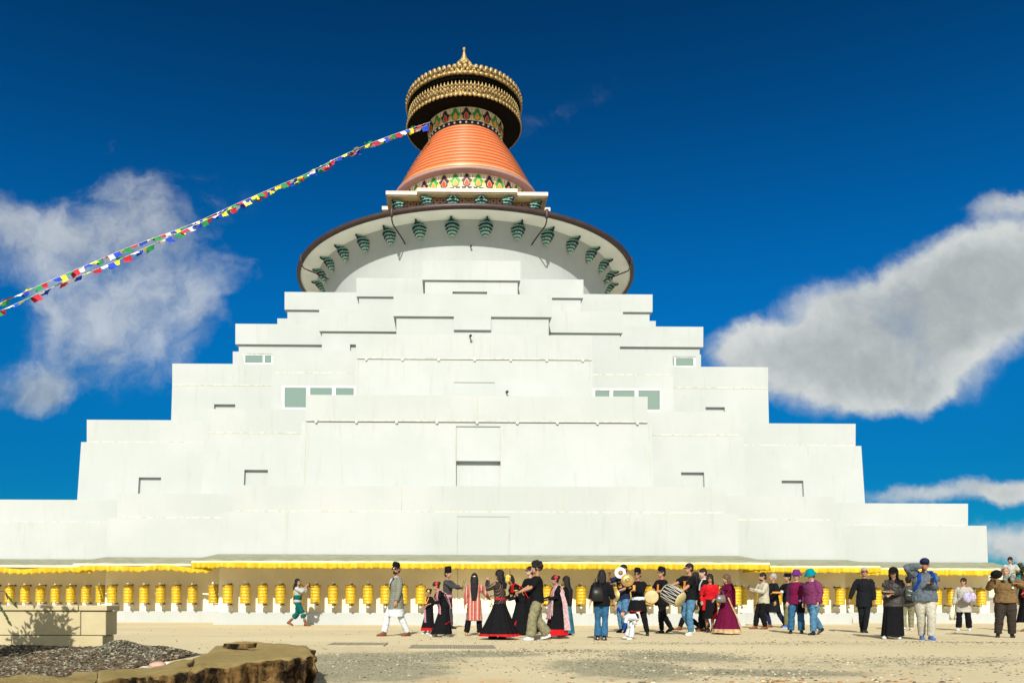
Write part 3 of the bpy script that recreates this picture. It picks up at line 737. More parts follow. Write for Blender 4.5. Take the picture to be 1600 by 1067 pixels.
mb = MB(); mb.tube([(0, 0, 0), (0, 0, 3.0)], [.06, .05], 12); mb.ball((0, 0, 3.03), .07, 10, 6)
fp_ = mb.build('flag_post', mat('weathered_post', (.25, .2, .14), .9)); fp_.location = (-34, 31, 0); tag(fp_, 'round timber post holding the low ends of the flag strings, left of the photo', 'post')
# ------------------------------------------------------------------ ground, garden edge, far hills
m, t = newmat('sandy_ground'); oc = t.node('ShaderNodeTexCoord').outputs['Object']
sp = t.node('ShaderNodeSeparateXYZ', {0: oc}); X, Y = sp.outputs['X'], sp.outputs['Y']
flat = t.node('ShaderNodeMapping', {'Vector': oc, 'Scale': (.45, 1.1, 1)}).outputs[0]
big = t.noise(flat, .35, 6, .6); mid = t.noise(oc, 2.2, 6, .65); fine = t.noise(oc, 34, 6, .75); vf = t.noise(oc, 120, 4, .8)
c = t.mix(t.ramp(big, .3, .7), (.545, .455, .275), (.61, .525, .325))
c = t.mix(t.math('MULTIPLY', t.ramp(mid, .55, .8), .35), c, (.45, .36, .20))
# patches of loose grey gravel
def blob(cx, cy, rx, ry, ang=0):
    mp = t.node('ShaderNodeMapping', {'Vector': oc, 'Location': (cx, cy, 0), 'Rotation': (0, 0, ang), 'Scale': (rx, ry, 1)}, vector_type='TEXTURE').outputs[0]
    l = t.node('ShaderNodeVectorMath', {0: mp}, operation='LENGTH').outputs['Value']
    return t.node('ShaderNodeMapRange', {'Value': l, 'From Min': .2, 'From Max': 1.3, 'To Min': 1., 'To Max': 0.}, interpolation_type='SMOOTHSTEP').outputs[0]
g = None
GBL = [(ground(570, 1045), 1.5, 2.2), (ground(590, 1027), 1.7, 1.7), (ground(740, 1021), 1.5, 1.0), (ground(970, 1043), 1.2, 2.0), (ground(930, 1017), 1.8, .5), (ground(1060, 1025), 1.4, 1.5),
       (ground(1130, 1005), 5.5, .55), (ground(1330, 1036), 3.2, 1.6), (ground(1500, 1030), 2.5, 1.0), (ground(1560, 1003), 4, .4), (ground(1200, 1050), 1.6, .7)]
for p, rx, ry in GBL:
    q = blob(p.x, p.y, rx, ry)
    if p.x > 4 or ry < .6: q = t.math('MULTIPLY', q, .42)
    g = q if g is None else t.math('MAXIMUM', g, q)
gm = t.ramp(t.math('ADD', g, t.math('MULTIPLY', t.math('SUBTRACT', t.noise(oc, 3.0, 8, .75), .5), 1.8)), .22, .78)
vor = t.node('ShaderNodeTexVoronoi', {'Vector': oc, 'Scale': 42.}); 
grc = t.mix(t.node('ShaderNodeSeparateColor', {0: vor.outputs['Color']}).outputs[0], (.15, .15, .095), (.38, .36, .24))
grc = t.mix(t.ramp(fine, .62, .75), grc, (.68, .64, .50))
c = t.mix(t.math('MULTIPLY', gm, .78), c, grc)
# scattered dark specks
sv = t.node('ShaderNodeTexVoronoi', {'Vector': oc, 'Scale': 9.}); speck = t.math('LESS_THAN', sv.outputs['Distance'], .10)
speck = t.math('MULTIPLY', speck, t.ramp(t.noise(oc, .9, 4), .42, .6))
c = t.mix(t.math('MULTIPLY', speck, .7), c, (.16, .13, .09))
# rust coloured litter at the near right
og = blob(4.3, 8.0, 2.6, 1.0)
c = t.mix(t.math('MULTIPLY', t.ramp(t.math('ADD', og, t.math('MULTIPLY', t.math('SUBTRACT', mid, .5), 1.6)), .35, .9), .7), c, (.38, .20, .065))
og2 = t.math('MAXIMUM', blob(-.1, 8.6, .35, .5), blob(.45, 8.7, .3, .4)); c = t.mix(t.math('MULTIPLY', og2, .35), c, (.55, .33, .12))
h = t.math('ADD', t.math('MULTIPLY', fine, .6), t.math('MULTIPLY', t.math('MULTIPLY', vor.outputs['Distance'], -1), t.math('ADD', .12, gm)))
finish(t, c, .95, 0, h, .55, .03, .1); GM = m
mb = MB()
# one sheet: fine near the camera, coarse to the horizon
xs = [-1500, -400, -120, -60] + [-40 + 2 * i for i in range(41)] + [60, 120, 400, 1500]
ys = [-60, -10] + [0 + 1.0 * i for i in range(0, 46)] + [60, 100, 200, 600, 2500]
vs = []
for y in ys:
    for x in xs:
        z = 0
        if abs(x) < 40 and 1 < y < 26: z = .012 * noise.noise(V((x * .35, y * .35, 0)))
        vs.append((x, y, z))
W_ = len(xs); mb.add(vs, [(j * W_ + i, j * W_ + i + 1, (j + 1) * W_ + i + 1, (j + 1) * W_ + i) for j in range(len(ys) - 1) for i in range(W_ - 1)], 0, True)
g_o = tag(mb.build('ground', GM), kind='structure')
# loose pebbles
PEB = [mat('pebble_grey', (.22, .21, .14), .9, var=.3, vs=20), mat('pebble_pale', (.55, .50, .36), .9), mat('pebble_dark', (.12, .10, .07), .9), mat('pebble_rust', (.38, .20, .08), .9)]
rnd = random.Random(11); mb = MB()
def pebble(mb, p, r, mi, fl=.6):
    a = rnd.random() * 6.3; ca, sa = math.cos(a), math.sin(a); n = 5
    e = rnd.uniform(.6, 1.4)
    mb.add([p + V((0, 0, r * fl))] + [p + V((r * (math.cos(2 * PI * i / n) * ca * e - math.sin(2 * PI * i / n) * sa), r * (math.cos(2 * PI * i / n) * sa * e + math.sin(2 * PI * i / n) * ca), r * fl * rnd.uniform(.1, .6))) for i in range(n)] + [p + V((r * math.cos(2 * PI * i / n) * .9, r * math.sin(2 * PI * i / n) * .9, -r * .3)) for i in range(n)],
           [(0, 1 + i, 1 + (i + 1) % n) for i in range(n)] + [(1 + i, 6 + i, 6 + (i + 1) % n, 1 + (i + 1) % n) for i in range(n)], mi)
for i in range(5500):
    q, rx, ry = rnd.choice(GBL)
    p = V((rnd.gauss(q.x, rx * .6), rnd.gauss(q.y, ry * .6), 0))
    if p.y < 7 or p.y > 20 or p.x < -1.5 and p.y < 9.3: continue
    p.z = .012 * noise.noise(V((p.x * .35, p.y * .35, 0)))
    pebble(mb, p, rnd.choice((.007, .008, .010, .014)) * (1 + .03 * p.y), rnd.choice((0, 0, 0, 0, 1, 2, 2)))
for i in range(900):
    p = V((rnd.uniform(-9, 15), rnd.uniform(8, 26), 0)); p.z = .012 * noise.noise(V((p.x * .35, p.y * .35, 0)))
    pebble(mb, p, rnd.choice((.008, .012, .02)), rnd.choice((0, 1, 2, 2)))
for i in range(700):
    p = V((rnd.gauss(4.4, 1.6), rnd.gauss(8.1, .4), 0)); pebble(mb, p, rnd.uniform(.012, .035), rnd.choice((3, 3, 3, 1, 2)), .5)
tag(mb.build('loose_gravel', PEB), 'grey and rust coloured gravel scattered over the sandy forecourt', 'gravel', kind='stuff')

# flush drain grates in the forecourt
GRT, t = newmat('steel_grate'); oc = t.node('ShaderNodeTexCoord').outputs['Object']
wv = t.node('ShaderNodeTexWave', {'Vector': oc, 'Scale': 9.}).outputs['Fac']; finish(t, t.mix(wv, (.16, .14, .09), (.40, .35, .23)), .7, .2)
for (x0, x1, y0, y1, lab) in ((513, 603, 1005.3, 1009.3, 'shorter flush steel drain grate left of the forecourt centre'), (641, 768, 1009.2, 1014.8, 'longer flush steel drain grate in front of the women in black dresses')):
    a = ground(x0, y1); b = ground(x1, y0)
    gb = MB(); gb.box(a.x, b.x, a.y, b.y, .012, .022, 0)
    o = gb.build('grate_bars', GRT)
    fr = MB(); fr.box(a.x - .04, b.x + .04, a.y - .04, a.y, -.01, .026); fr.box(a.x - .04, b.x + .04, b.y, b.y + .04, -.01, .026); fr.box(a.x - .04, a.x, a.y + .001, b.y - .001, -.01, .026); fr.box(b.x, b.x + .04, a.y + .001, b.y - .001, -.01, .026)
    for k in range(1, 6): xx = a.x + (b.x - a.x) * k / 6; fr.box(xx - .008, xx + .008, a.y + .001, b.y - .001, .0225, .027)
    f = fr.build('grate_frame', mat('galvanised_edge', (.34, .30, .2), .6, .3))
    r = empty('drain_grate', (0, 0, 0), 0, lab, 'drain grate'); o.parent = r; f.parent = r

# sandstone block wall
m, t = newmat('sawn_sandstone'); oc = t.node('ShaderNodeTexCoord').outputs['Object']
c = t.mix(t.ramp(t.noise(oc, 1.5, 6, .65), .3, .7), (.42, .355, .20), (.49, .42, .255)); c = t.mix(t.math('MULTIPLY', t.ramp(t.noise(oc, 9, 6, .7), .55, .8), .4), c, (.32, .25, .14))
finish(t, c, .9, 0, t.noise(oc, 40, 6, .75), .35, .01, .15); SAND = m
WY = 12.5
e = at(166, 945, WY)
root = empty('sandstone_wall', (e.x, WY, 0), 0, 'low wall of pale sawn sandstone blocks with leaf shadows, at the far left', 'garden wall')
T_ = .42; topz = e.z
zc = at(100, 954, WY).z; zm = at(100, 992.5, WY).z
def block(x0, x1, z0, z1, y0=0., y1=T_, name='block'):
    b = MB(); g_ = .005; bv = .012
    b.box(x0 + g_, x1 - g_, y0, y1, z0 + g_, z1 - g_)
    o = b.build(name, SAND, root); md = o.modifiers.new('bevel', 'BEVEL'); md.width = bv; md.segments = 2
for (a, b) in ((-.42, 0.03), (-1.68, -.42), (-3.2, -1.68)): block(a, b, zc, topz, -.035, T_ + .03, 'capstone')
for (a, b) in ((-.40, 0), (-1.75, -.40), (-3.2, -1.75)): block(a, b, zm, zc)
for (a, b) in ((-1.48, -.05), (-3.2, -1.48)): block(a, b, -.3, zm)
core = MB(); core.box(-3.2, -.07, .02, T_ - .02, -.3, topz - .03); core.build('mortar', mat('dark_mortar', (.10, .09, .06), .9), root)

# garden bed of bark and stone chips
MUL = [mat('chip_dark', (.045, .035, .022), .9), mat('chip_grey', (.12, .11, .07), .9), mat('chip_brown', (.11, .07, .035), .9), mat('chip_pale', (.32, .29, .21), .9)]
def bedz(x, y):
    z = .06 + .05 * noise.noise(V((x * 1.3, y * 1.3, 2)))
    q = ground(187, 1029); z += .21 * math.exp(-(((x - q.x) / .33) ** 2 + ((y - (WY - .75)) / .5) ** 2))
    z += .07 * math.exp(-((y - WY) / .8) ** 2)
    z *= 1 / (1 + math.exp((x + 4.25) * 7))
    return z
mb = MB(); nx, ny = 50, 40; vs = []
for j in range(ny + 1):
    for i in range(nx + 1):
        x = -9 + 5.6 * i / nx; y = 8.2 + 4.6 * j / ny; vs.append((x, y, bedz(x, y) - .02))
mb.add(vs, [(j * (nx + 1) + i, j * (nx + 1) + i + 1, (j + 1) * (nx + 1) + i + 1, (j + 1) * (nx + 1) + i) for j in range(ny) for i in range(nx)], 0, True)
tag(mb.build('garden_soil', mat('bed_soil', (.10, .085, .06), .95, var=.3, vs=12, bump=.6)), kind='structure')
mb = MB(); rnd = random.Random(5)
for i in range(13000):
    y = rnd.uniform(8.4, WY - .02); x = rnd.uniform(-.62 * y, -4.05)
    z = bedz(x, y); r = rnd.uniform(.012, .045); mound = math.exp(-(((x - ground(187, 1029).x) / .6) ** 2 + ((y - (WY - .75)) / .6) ** 2)) > .35
    if mound: pebble(mb, V((x, y, z)), rnd.uniform(.01, .022), rnd.choice((1, 1, 1, 3)), .7); continue
    a = rnd.random() * 6.3; b = rnd.uniform(-.5, .5)
    M = Matrix.Translation((x, y, z + .005)) @ Matrix.Rotation(a, 4, 'Z') @ Matrix.Rotation(b, 4, 'X') @ Matrix.Rotation(rnd.uniform(-.5, .5), 4, 'Y')
    mb.box(-r, r, -r * .5, r * .5, -r * .12, r * .12, rnd.choice((0, 0, 1, 1, 2, 2, 3)), M)
tag(mb.build('bark_mulch', MUL), 'dark bark and grey stone chips covering the garden bed', 'mulch', kind='stuff')

# sandstone boulders edging the bed
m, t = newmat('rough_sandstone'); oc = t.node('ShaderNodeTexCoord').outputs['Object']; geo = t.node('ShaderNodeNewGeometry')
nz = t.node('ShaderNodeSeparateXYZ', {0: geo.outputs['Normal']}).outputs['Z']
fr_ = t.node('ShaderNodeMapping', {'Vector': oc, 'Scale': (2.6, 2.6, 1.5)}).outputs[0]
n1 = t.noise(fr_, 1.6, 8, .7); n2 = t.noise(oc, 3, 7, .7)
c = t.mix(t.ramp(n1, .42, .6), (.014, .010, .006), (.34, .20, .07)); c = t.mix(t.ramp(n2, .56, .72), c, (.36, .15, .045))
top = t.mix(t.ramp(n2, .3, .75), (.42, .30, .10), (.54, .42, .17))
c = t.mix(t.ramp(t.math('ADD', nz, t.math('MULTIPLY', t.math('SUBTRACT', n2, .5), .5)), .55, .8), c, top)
finish(t, c, .9, 0, t.noise(fr_, 5, 9, .8), 1.0, .08, .15); RK = m
def boulder(name_label, pts, ztop, zbot, seed, amp=.05):
    """pts: outline of the top face (x, y) counter-clockwise; sides are fissured"""
    n = len(pts); cx = sum(p[0] for p in pts) / n; cy = sum(p[1] for p in pts) / n
    M = 240; ring = []
    L = [0]
    for i in range(n): L.append(L[-1] + math.dist(pts[i], pts[(i + 1) % n]))
    for k in range(M):
        s = L[-1] * k / M; i = max(j for j in range(n) if L[j] <= s); f = (s - L[i]) / (L[i + 1] - L[i]); a = pts[i]; b = pts[(i + 1) % n]
        ring.append((a[0] + (b[0] - a[0]) * f, a[1] + (b[1] - a[1]) * f))
    # soften corners
    for _ in range(4): ring = [((ring[k - 1][0] + 2 * ring[k][0] + ring[(k + 1) % M][0]) / 4, (ring[k - 1][1] + 2 * ring[k][1] + ring[(k + 1) % M][1]) / 4) for k in range(M)]
    R = 30; vs = []
    inner = [(.0, 0), (.2, 0), (.35, 0), (.5, 0), (.62, 0), (.72, 0), (.8, 0), (.87, 0), (.92, -.002), (.96, -.008), (.985, -.022)]
    def zt(x, y): return ztop(x, y) if callable(ztop) else ztop
    prof = []
    for q, dz in inner[1:]: prof.append((q, dz, 0))
    for k in range(R): g = k / (R - 1); prof.append((1.0, None, g))
    for (q, dz, g) in prof:
        for k in range(M):
            x = cx + (ring[k][0] - cx) * q; y = cy + (ring[k][1] - cy) * q
            if dz is not None:
                z = zt(x, y) + dz + .028 * noise.noise(V((x * 3, y * 3, seed))) + .012 * noise.noise(V((x * 11, y * 11, seed)))
            else:
                z0 = zt(x, y) - .045; z = z0 + (zbot - z0) * g
                s = k / M * L[-1]
                fis = noise.noise(V((s * 4.0, z * 2.2, seed))); fi2 = noise.noise(V((s * 13, z * 9, seed + 4))) + .6 * noise.noise(V((s * 31, z * 26, seed + 9)))
                d = amp * (1.8 * fis + .8 * fi2 + (.9 * (abs(fis) < .12)) * -.5) - .05 * math.sin(g * 2.2) 
                l = math.hypot(ring[k][0] - cx, ring[k][1] - cy)
                x += (ring[k][0] - cx) / l * d; y += (ring[k][1] - cy) / l * d
            vs.append((x, y, z))
    c0 = len(vs); vs.append((cx, cy, zt(cx, cy) + .01 * noise.noise(V((cx, cy, seed)))))
    K = len(prof); fs = [(a * M + k, (a + 1) * M + k, (a + 1) * M + (k + 1) % M, a * M + (k + 1) % M) for a in range(K - 1) for k in range(M)]
    fs += [(c0, k, (k + 1) % M) for k in range(M)]
    fs = [f for f in fs]
    mb = MB(); mb.add(vs, fs, 0, True); o = mb.build('sandstone_boulder', RK); tag(o, name_label, 'boulder', 'sandstone boulders edging the garden bed'); return o
def tp(px, py, z): p = ground(px, py, z); return (p.x, p.y)
zA = .36
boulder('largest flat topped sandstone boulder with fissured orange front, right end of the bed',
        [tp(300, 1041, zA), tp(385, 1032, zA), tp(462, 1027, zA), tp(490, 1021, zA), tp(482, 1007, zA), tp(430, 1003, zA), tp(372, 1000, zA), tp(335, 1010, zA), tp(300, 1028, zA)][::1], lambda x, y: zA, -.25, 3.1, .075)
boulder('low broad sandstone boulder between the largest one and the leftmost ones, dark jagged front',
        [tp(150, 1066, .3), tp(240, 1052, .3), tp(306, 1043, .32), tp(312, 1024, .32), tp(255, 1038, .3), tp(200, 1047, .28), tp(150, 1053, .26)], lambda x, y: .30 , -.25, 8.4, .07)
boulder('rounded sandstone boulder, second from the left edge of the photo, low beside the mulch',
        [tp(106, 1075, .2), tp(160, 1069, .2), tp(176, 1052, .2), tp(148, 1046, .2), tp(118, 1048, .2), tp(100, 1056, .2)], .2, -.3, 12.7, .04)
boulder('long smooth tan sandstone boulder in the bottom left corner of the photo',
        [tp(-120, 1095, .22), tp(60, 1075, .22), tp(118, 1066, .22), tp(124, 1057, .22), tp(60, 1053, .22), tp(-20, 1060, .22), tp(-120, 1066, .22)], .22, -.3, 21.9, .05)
# thin loose slab lying on the big boulder
sl = MB(); q = V((*tp(372, 1014, zA), 0))
n = 14; pts = [(q.x + (.15 + .03 * math.sin(3 * a)) * math.cos(a) * 1.05, q.y + .13 * math.sin(a) + .02 * math.sin(4 * a)) for a in [2 * PI * i / n for i in range(n)]]
sl.add([(x, y, zA + .015) for x, y in pts] + [(x * 1 + .01, y, zA + .055 + .01 * math.sin(5 * x)) for x, y in pts], [tuple(range(n))[::-1], tuple(range(n, 2 * n))] + [(i, (i + 1) % n, n + (i + 1) % n, n + i) for i in range(n)], 0)
tag(sl.build('stone_slab', RK), 'thin loose slab of stone lying on top of the largest boulder', 'stone slab')
# pinkish stones by the bed edge
for k, (px, py, r, lab, mm) in enumerate(((246, 1038, .11, 'flat pinkish stone at the right end of the mulch', (.45, .28, .22)), (263, 1036, .07, 'small pale angular stone just right of the pinkish one', (.6, .56, .46)), (224, 1044, .07, 'small whitish stone in front of the pinkish one', (.62, .58, .48)))):
    p = ground(px, py, .03); s_ = MB(); s_.ell((0, 0, 0), (V((r, .02, 0)), V((0, r * .7, 0)), V((0, .02, r * .4))), 12, 8)
    s_.v = [v * (1 + .25 * noise.noise(v * 9 + V((k, 0, 0)))) for v in s_.v]
    o = s_.build('stone', mat('stone_' + str(k) * 0 + ['pink', 'pale', 'whitish'][k], mm, .9, var=.2, vs=9, bump=.5)); o.location = p; tag(o, lab, 'stone')

# shrub beside the wall, mostly outside the picture, whose shadow falls on the blocks
LEAF, t = newmat('shrub_leaf'); oc = t.node('ShaderNodeTexCoord').outputs['Object']
c = t.mix(t.noise(oc, 8, 3), (.03, .06, .02), (.07, .11, .035)); finish(t, c, .5, spec=.4)
BARK = mat('shrub_bark', (.09, .06, .04), .9)
def leaf(mb, p, d, L_, w_, rnd):
    up = V((rnd.uniform(-1, 1), rnd.uniform(-1, 1), rnd.uniform(-1, 1))); s = d.cross(up).normalized() * w_; n_ = d.cross(s).normalized()
    mb.add([p, p + d * L_ * .35 + s + n_ * L_ * .05, p + d * L_ * .72 + s * .7, p + d * L_ - n_ * L_ * .12, p + d * L_ * .72 - s * .7, p + d * L_ * .35 - s + n_ * L_ * .05, p + d * L_ * .4 - n_ * .01], [(0, 1, 6), (1, 2, 6), (2, 3, 6), (3, 4, 6), (4, 5, 6), (5, 0, 6)], 0, False)
rnd = random.Random(21)
SB = V((-6.66, 10.35, 0)); sr = empty('leafy_shrub', SB, 0, 'leafy shrub whose twigs dip into the left edge, shading the sandstone wall', 'shrub')
st = MB(); lf = MB()
for k in range(46):
    tgt = V((rnd.uniform(-.50, .50), rnd.uniform(-.25, .35), rnd.uniform(1.35, 2.12)))
    if tgt.x < -.2 and tgt.z > 1.75: tgt.z -= .4
    p0 = V((rnd.uniform(-.12, .12), rnd.uniform(-.1, .1), 0)); mid_ = p0.lerp(tgt, .5) + V((rnd.uniform(-.1, .1), rnd.uniform(-.1, .1), .12))
    pts = [p0, p0.lerp(mid_, .55) + V((0, 0, .03)), mid_, mid_.lerp(tgt, .55) + V((0, 0, .03)), tgt]
    st.tube(pts, [.014, .012, .009, .006, .003], 6)
    for i in range(52):
        g = rnd.uniform(.45, 1); a = pts[int(g * 3.99)]; b = pts[int(g * 3.99) + 1]; p = a.lerp(b, g * 3.99 % 1) + V((rnd.gauss(0, .05), rnd.gauss(0, .05), rnd.gauss(0, .05)))
        d = V((rnd.gauss(0, 1), rnd.gauss(0, 1), rnd.gauss(-.2, .8))).normalized(); leaf(lf, p, d, rnd.uniform(.08, .15), rnd.uniform(.018, .03), rnd)
# the twigs that hang into the picture
for (a, b, c_) in (((-25, 920), (8, 924), (20, 940)), ((-25, 935), (0, 945), (11, 968)), ((-30, 925), (-4, 935), (6, 958))):
    P = [at(*q, 9.6) - SB for q in (a, b, c_)]; st.tube(P, [.007, .005, .002], 6)
    for i in range(5):
        p = P[1].lerp(P[2], i / 4); leaf(lf, p, V((.4 + .1 * i, 0, -1)).normalized(), .1, .016, rnd)
st.build('stem', BARK, sr); lf.build('foliage', LEAF, sr)

# far side to the right: low building, hills and trees
m, t = newmat('far_slope'); oc = t.node('ShaderNodeTexCoord').outputs['Object']
finish(t, t.mix(t.noise(oc, .05, 6), (.06, .075, .035), (.15, .14, .07)), .95)
mb = MB(); vs = []; fs = []; n = 60
for i in range(n + 1):
    x = -200 + 560 * i / n
    for j, (y, k) in enumerate(((150, 0), (185, .6), (235, 1), (300, .9))): vs.append((x, y, -1 + (6.8 + 3.2 * noise.noise(V((x * .012, 1, 0))) + .6 * noise.noise(V((x * .06, 1, 0)))) * k))
fs = [(i * 4 + j, (i + 1) * 4 + j, (i + 1) * 4 + j + 1, i * 4 + j + 1) for i in range(n) for j in range(3)]
mb.add(vs, fs, 0, True); tag(mb.build('hills', m), kind='structure')
TL = [mat('gum_leaves_dark', (.03, .05, .022), .8, var=.3), mat('gum_leaves_mid', (.06, .085, .035), .8, var=.3)]
def tree(px, py, Y, h, w_, seed, lab):
    rnd = random.Random(seed); b = at(px, py, Y); r = empty('gum_tree', b, 0, lab, 'tree', 'gum trees on the far slope at right')
    tr = MB(); tr.tube([(0, 0, -1), (.1, 0, h * .3), (-.1, 0, h * .6), (.1, 0, h * .85)], [.28, .22, .14, .05], 7)
    for i in range(5): a = rnd.random() * 6.3; tr.tube([(0, 0, h * .35), (math.cos(a) * w_ * .3, math.sin(a) * w_ * .3, h * rnd.uniform(.6, .85))], [.1, .03], 6)
    tr.build('trunk', BARK, r)
    cr = MB()
    cl = [V((rnd.gauss(0, w_ * .28), rnd.gauss(0, w_ * .28), h * rnd.uniform(.5, .95))) for _ in range(12)]
    for c_ in cl:
        k = rnd.uniform(.5, 1)
        for i in range(110):
            d = V((rnd.gauss(0, 1), rnd.gauss(0, 1), rnd.gauss(0, .8))); p = c_ + d * w_ * .13 * k; q = V((rnd.gauss(0, 1), rnd.gauss(0, 1), rnd.gauss(0, 1))).normalized() * .32; s_ = q.cross(V((rnd.gauss(0, 1), rnd.gauss(0, 1), 1))).normalized() * .16
            cr.add([p, p + q * .5 + s_, p + q, p + q * .5 - s_], [(0, 1, 2, 3)], 0 if rnd.random() < .5 else 1)
    cr.build('crown', TL, r)
for k, (px, py, Y, h, w_, lab) in enumerate(((1546, 900, 150, 1.2, 3.5, 'bushy dark tree on the skyline nearest the end of the stupa'), (1558, 900, 155, 1.3, 4, 'round dark tree on the skyline left of the child on shoulders'), (1585, 903, 140, 1.3, 3, 'dark tree on the skyline just right of the child on shoulders'), (1597, 902, 120, 1.8, 3, 'tallest dark tree on the skyline at the right edge of the photo'))):
    tree(px, py, Y, h, w_, k + 40, lab)
m, t = newmat('grey_paving_wall'); oc = t.node('ShaderNodeTexCoord').outputs['Object']
bk = t.node('ShaderNodeTexBrick', {'Vector': t.node('ShaderNodeMapping', {'Vector': oc, 'Rotation': (PI / 2, 0, 0)}).outputs[0], 'Color1': (.30, .27, .22, 1), 'Color2': (.36, .33, .27, 1), 'Mortar': (.2, .18, .15, 1), 'Scale': 4.}).outputs[0]; finish(t, bk, .9)
mb = MB(); a = at(1546, 960, 34); b = at(1566, 960, 34); mb.box(-1.5, b.x - a.x + 1.0, 0, .3, 0, 1.0); mb.box(-1.5, b.x - a.x + 1.05, -.04, .34, 1.0, 1.07)
mb.box(-1.5, b.x - a.x + .1, .06, .3, 1.07, 2.25, 1)
o = mb.build('brick_wall', [m, mat('cream_render', (.6, .55, .4), .8)]); o.location = (a.x, 34, 0); tag(o, 'grey brick wall with cream upper half just past the right end of the stupa', 'wall')
# ------------------------------------------------------------------ people
deps_get = bpy.context.evaluated_depsgraph_get
def remeshed(mb, name, mats, parent, voxel=.011, smooth=3, wr=0., wscale=9., paint=None):
    o = mb.build(name, mats, None)
    md = o.modifiers.new('r', 'REMESH'); md.mode = 'VOXEL'; md.voxel_size = voxel; md.use_smooth_shade = True
    if smooth: sm = o.modifiers.new('s', 'SMOOTH'); sm.factor = .5; sm.iterations = smooth
    me = bpy.data.meshes.new_from_object(o.evaluated_get(deps_get()))
    old = o.data; o.modifiers.clear(); o.data = me; bpy.data.meshes.remove(old); me.name = name
    if not me.materials: 
        for m_ in (mats if isinstance(mats, (list, tuple)) else [mats]): me.materials.append(m_)
    if wr:
        ns = [v.normal.copy() for v in me.vertices]
        for v, n_ in zip(me.vertices, ns):
            c = v.co; q = noise.noise(V((c.x * wscale, c.y * wscale, c.z * wscale * 1.6))); r_ = noise.noise(V((c.x * wscale * 2.3 + 5, c.y * wscale * 2.3, c.z * wscale * 3)))
            v.co = c + n_ * wr * ((1 - abs(q) * 3) * .7 + r_ * .6)
    for p in me.polygons: p.use_smooth = True
    if paint:
        for p in me.polygons: p.material_index = paint(p.center)
    o.parent = parent
    return o
def cloth(name, col, var=.14, rough=.9): return mat('cloth_' + name, col, rough, var=var, vs=14, bump=.25, bs=90, spec=.05)
SKINS = {'tan': mat('skin_tan', (.34, .18, .105), .55, var=.06, vs=9), 'brown': mat('skin_brown', (.30, .155, .09), .55, var=.06, vs=9), 'fair': mat('skin_fair', (.46, .28, .20), .55, var=.06, vs=9)}
FEAT = [mat('eye_dark', (.02, .015, .012), .3), mat('lip', (.35, .10, .08), .5), mat('eye_white', (.7, .66, .6), .4)]
HAIR = {'black': mat('hair_black', (.010, .008, .008), .55, var=.3, vs=60, bump=.5, bs=160, spec=.22), 'grey': mat('hair_grey', (.30, .29, .28), .6, var=.3, vs=60, bump=.5, bs=160), 'brown': mat('hair_brown', (.10, .055, .03), .5, var=.4, vs=50, bump=.5, bs=160)}
LENS = mat('dark_lens', (.008, .008, .009), .12, spec=.8)
def pattern(name, fn, rough=.9):
    m, t = newmat('cloth_' + name); oc = t.node('ShaderNodeTexCoord').outputs['Object']; sp = t.node('ShaderNodeSeparateXYZ', {0: oc})
    finish(t, fn(t, oc, sp.outputs['X'], sp.outputs['Y'], sp.outputs['Z']), rough, 0, t.noise(oc, 80, 4), .2, .01, .12); return m
def ping(t, a, w): return t.math('PINGPONG', a, w)
def f_plaid(t, oc, X, Y, Z):
    a = t.math('LESS_THAN', ping(t, t.math('ADD', X, Y), .028), .006); b = t.math('LESS_THAN', ping(t, Z, .028), .006)
    c = t.mix(t.math('MULTIPLY', t.math('ADD', a, b), .5), (.15, .155, .12), (.27, .27, .21)); return t.mix(t.math('MULTIPLY', t.ramp(t.noise(oc, 40, 3), .4, .6), .3), c, (.10, .10, .08))
PLAID = pattern('grey_check', f_plaid)
def f_kurta(t, oc, X, Y, Z):
    c = t.mix(t.math('LESS_THAN', ping(t, X, .045), .018), (.38, .09, .075), (.52, .32, .22)); return t.mix(t.math('LESS_THAN', ping(t, t.math('ADD', X, .02), .09), .012), c, (.25, .05, .09))
KURTA = pattern('pink_striped', f_kurta)
BLOUSE = pattern('dark_striped', lambda t, oc, X, Y, Z: t.mix(t.math('LESS_THAN', ping(t, t.math('ADD', X, t.math('MULTIPLY', Z, .5)), .022), .004), (.02, .017, .02), (.20, .13, .07)))
SHAWL = pattern('rose_shawl', lambda t, oc, X, Y, Z: t.mix(t.math('LESS_THAN', ping(t, t.math('ADD', X, Z), .022), .010), (.36, .09, .13), (.55, .36, .40)))
PALEPINK = pattern('pale_pink_print', lambda t, oc, X, Y, Z: t.mix(t.ramp(t.noise(oc, 38, 5, .8), .42, .58), (.36, .15, .18), (.52, .42, .41)))
FLORAL = pattern('floral_bag', lambda t, oc, X, Y, Z: t.mix(t.ramp(t.noise(oc, 16, 4, .8), .5, .58), t.mix(t.ramp(t.noise(oc, 9, 2), .5, .6), (.30, .36, .52), (.45, .48, .56)), (.40, .12, .18)))
DENIM = cloth('denim', (.028, .095, .18), .25); DENIM2 = cloth('light_denim', (.065, .16, .26), .3); BLACKC = cloth('black', (.008, .008, .009)); CHAR = cloth('charcoal', (.045, .045, .048))
REDC = cloth('red', (.42, .010, .015)); WHITEC = cloth('white', (.50, .53, .54), .05); SUITC = cloth('black_suit', (.010, .011, .013)); NAVYC = cloth('navy', (.015, .02, .05))
KHAKI = cloth('khaki', (.19, .175, .10), .2); STONEC = cloth('stone', (.38, .36, .29), .1); TEALC = cloth('dark_teal', (.004, .085, .075), .2); LEATHER = mat('brown_leather', (.17, .06, .025), .45); BLEATHER = mat('black_leather', (.014, .013, .013), .4)
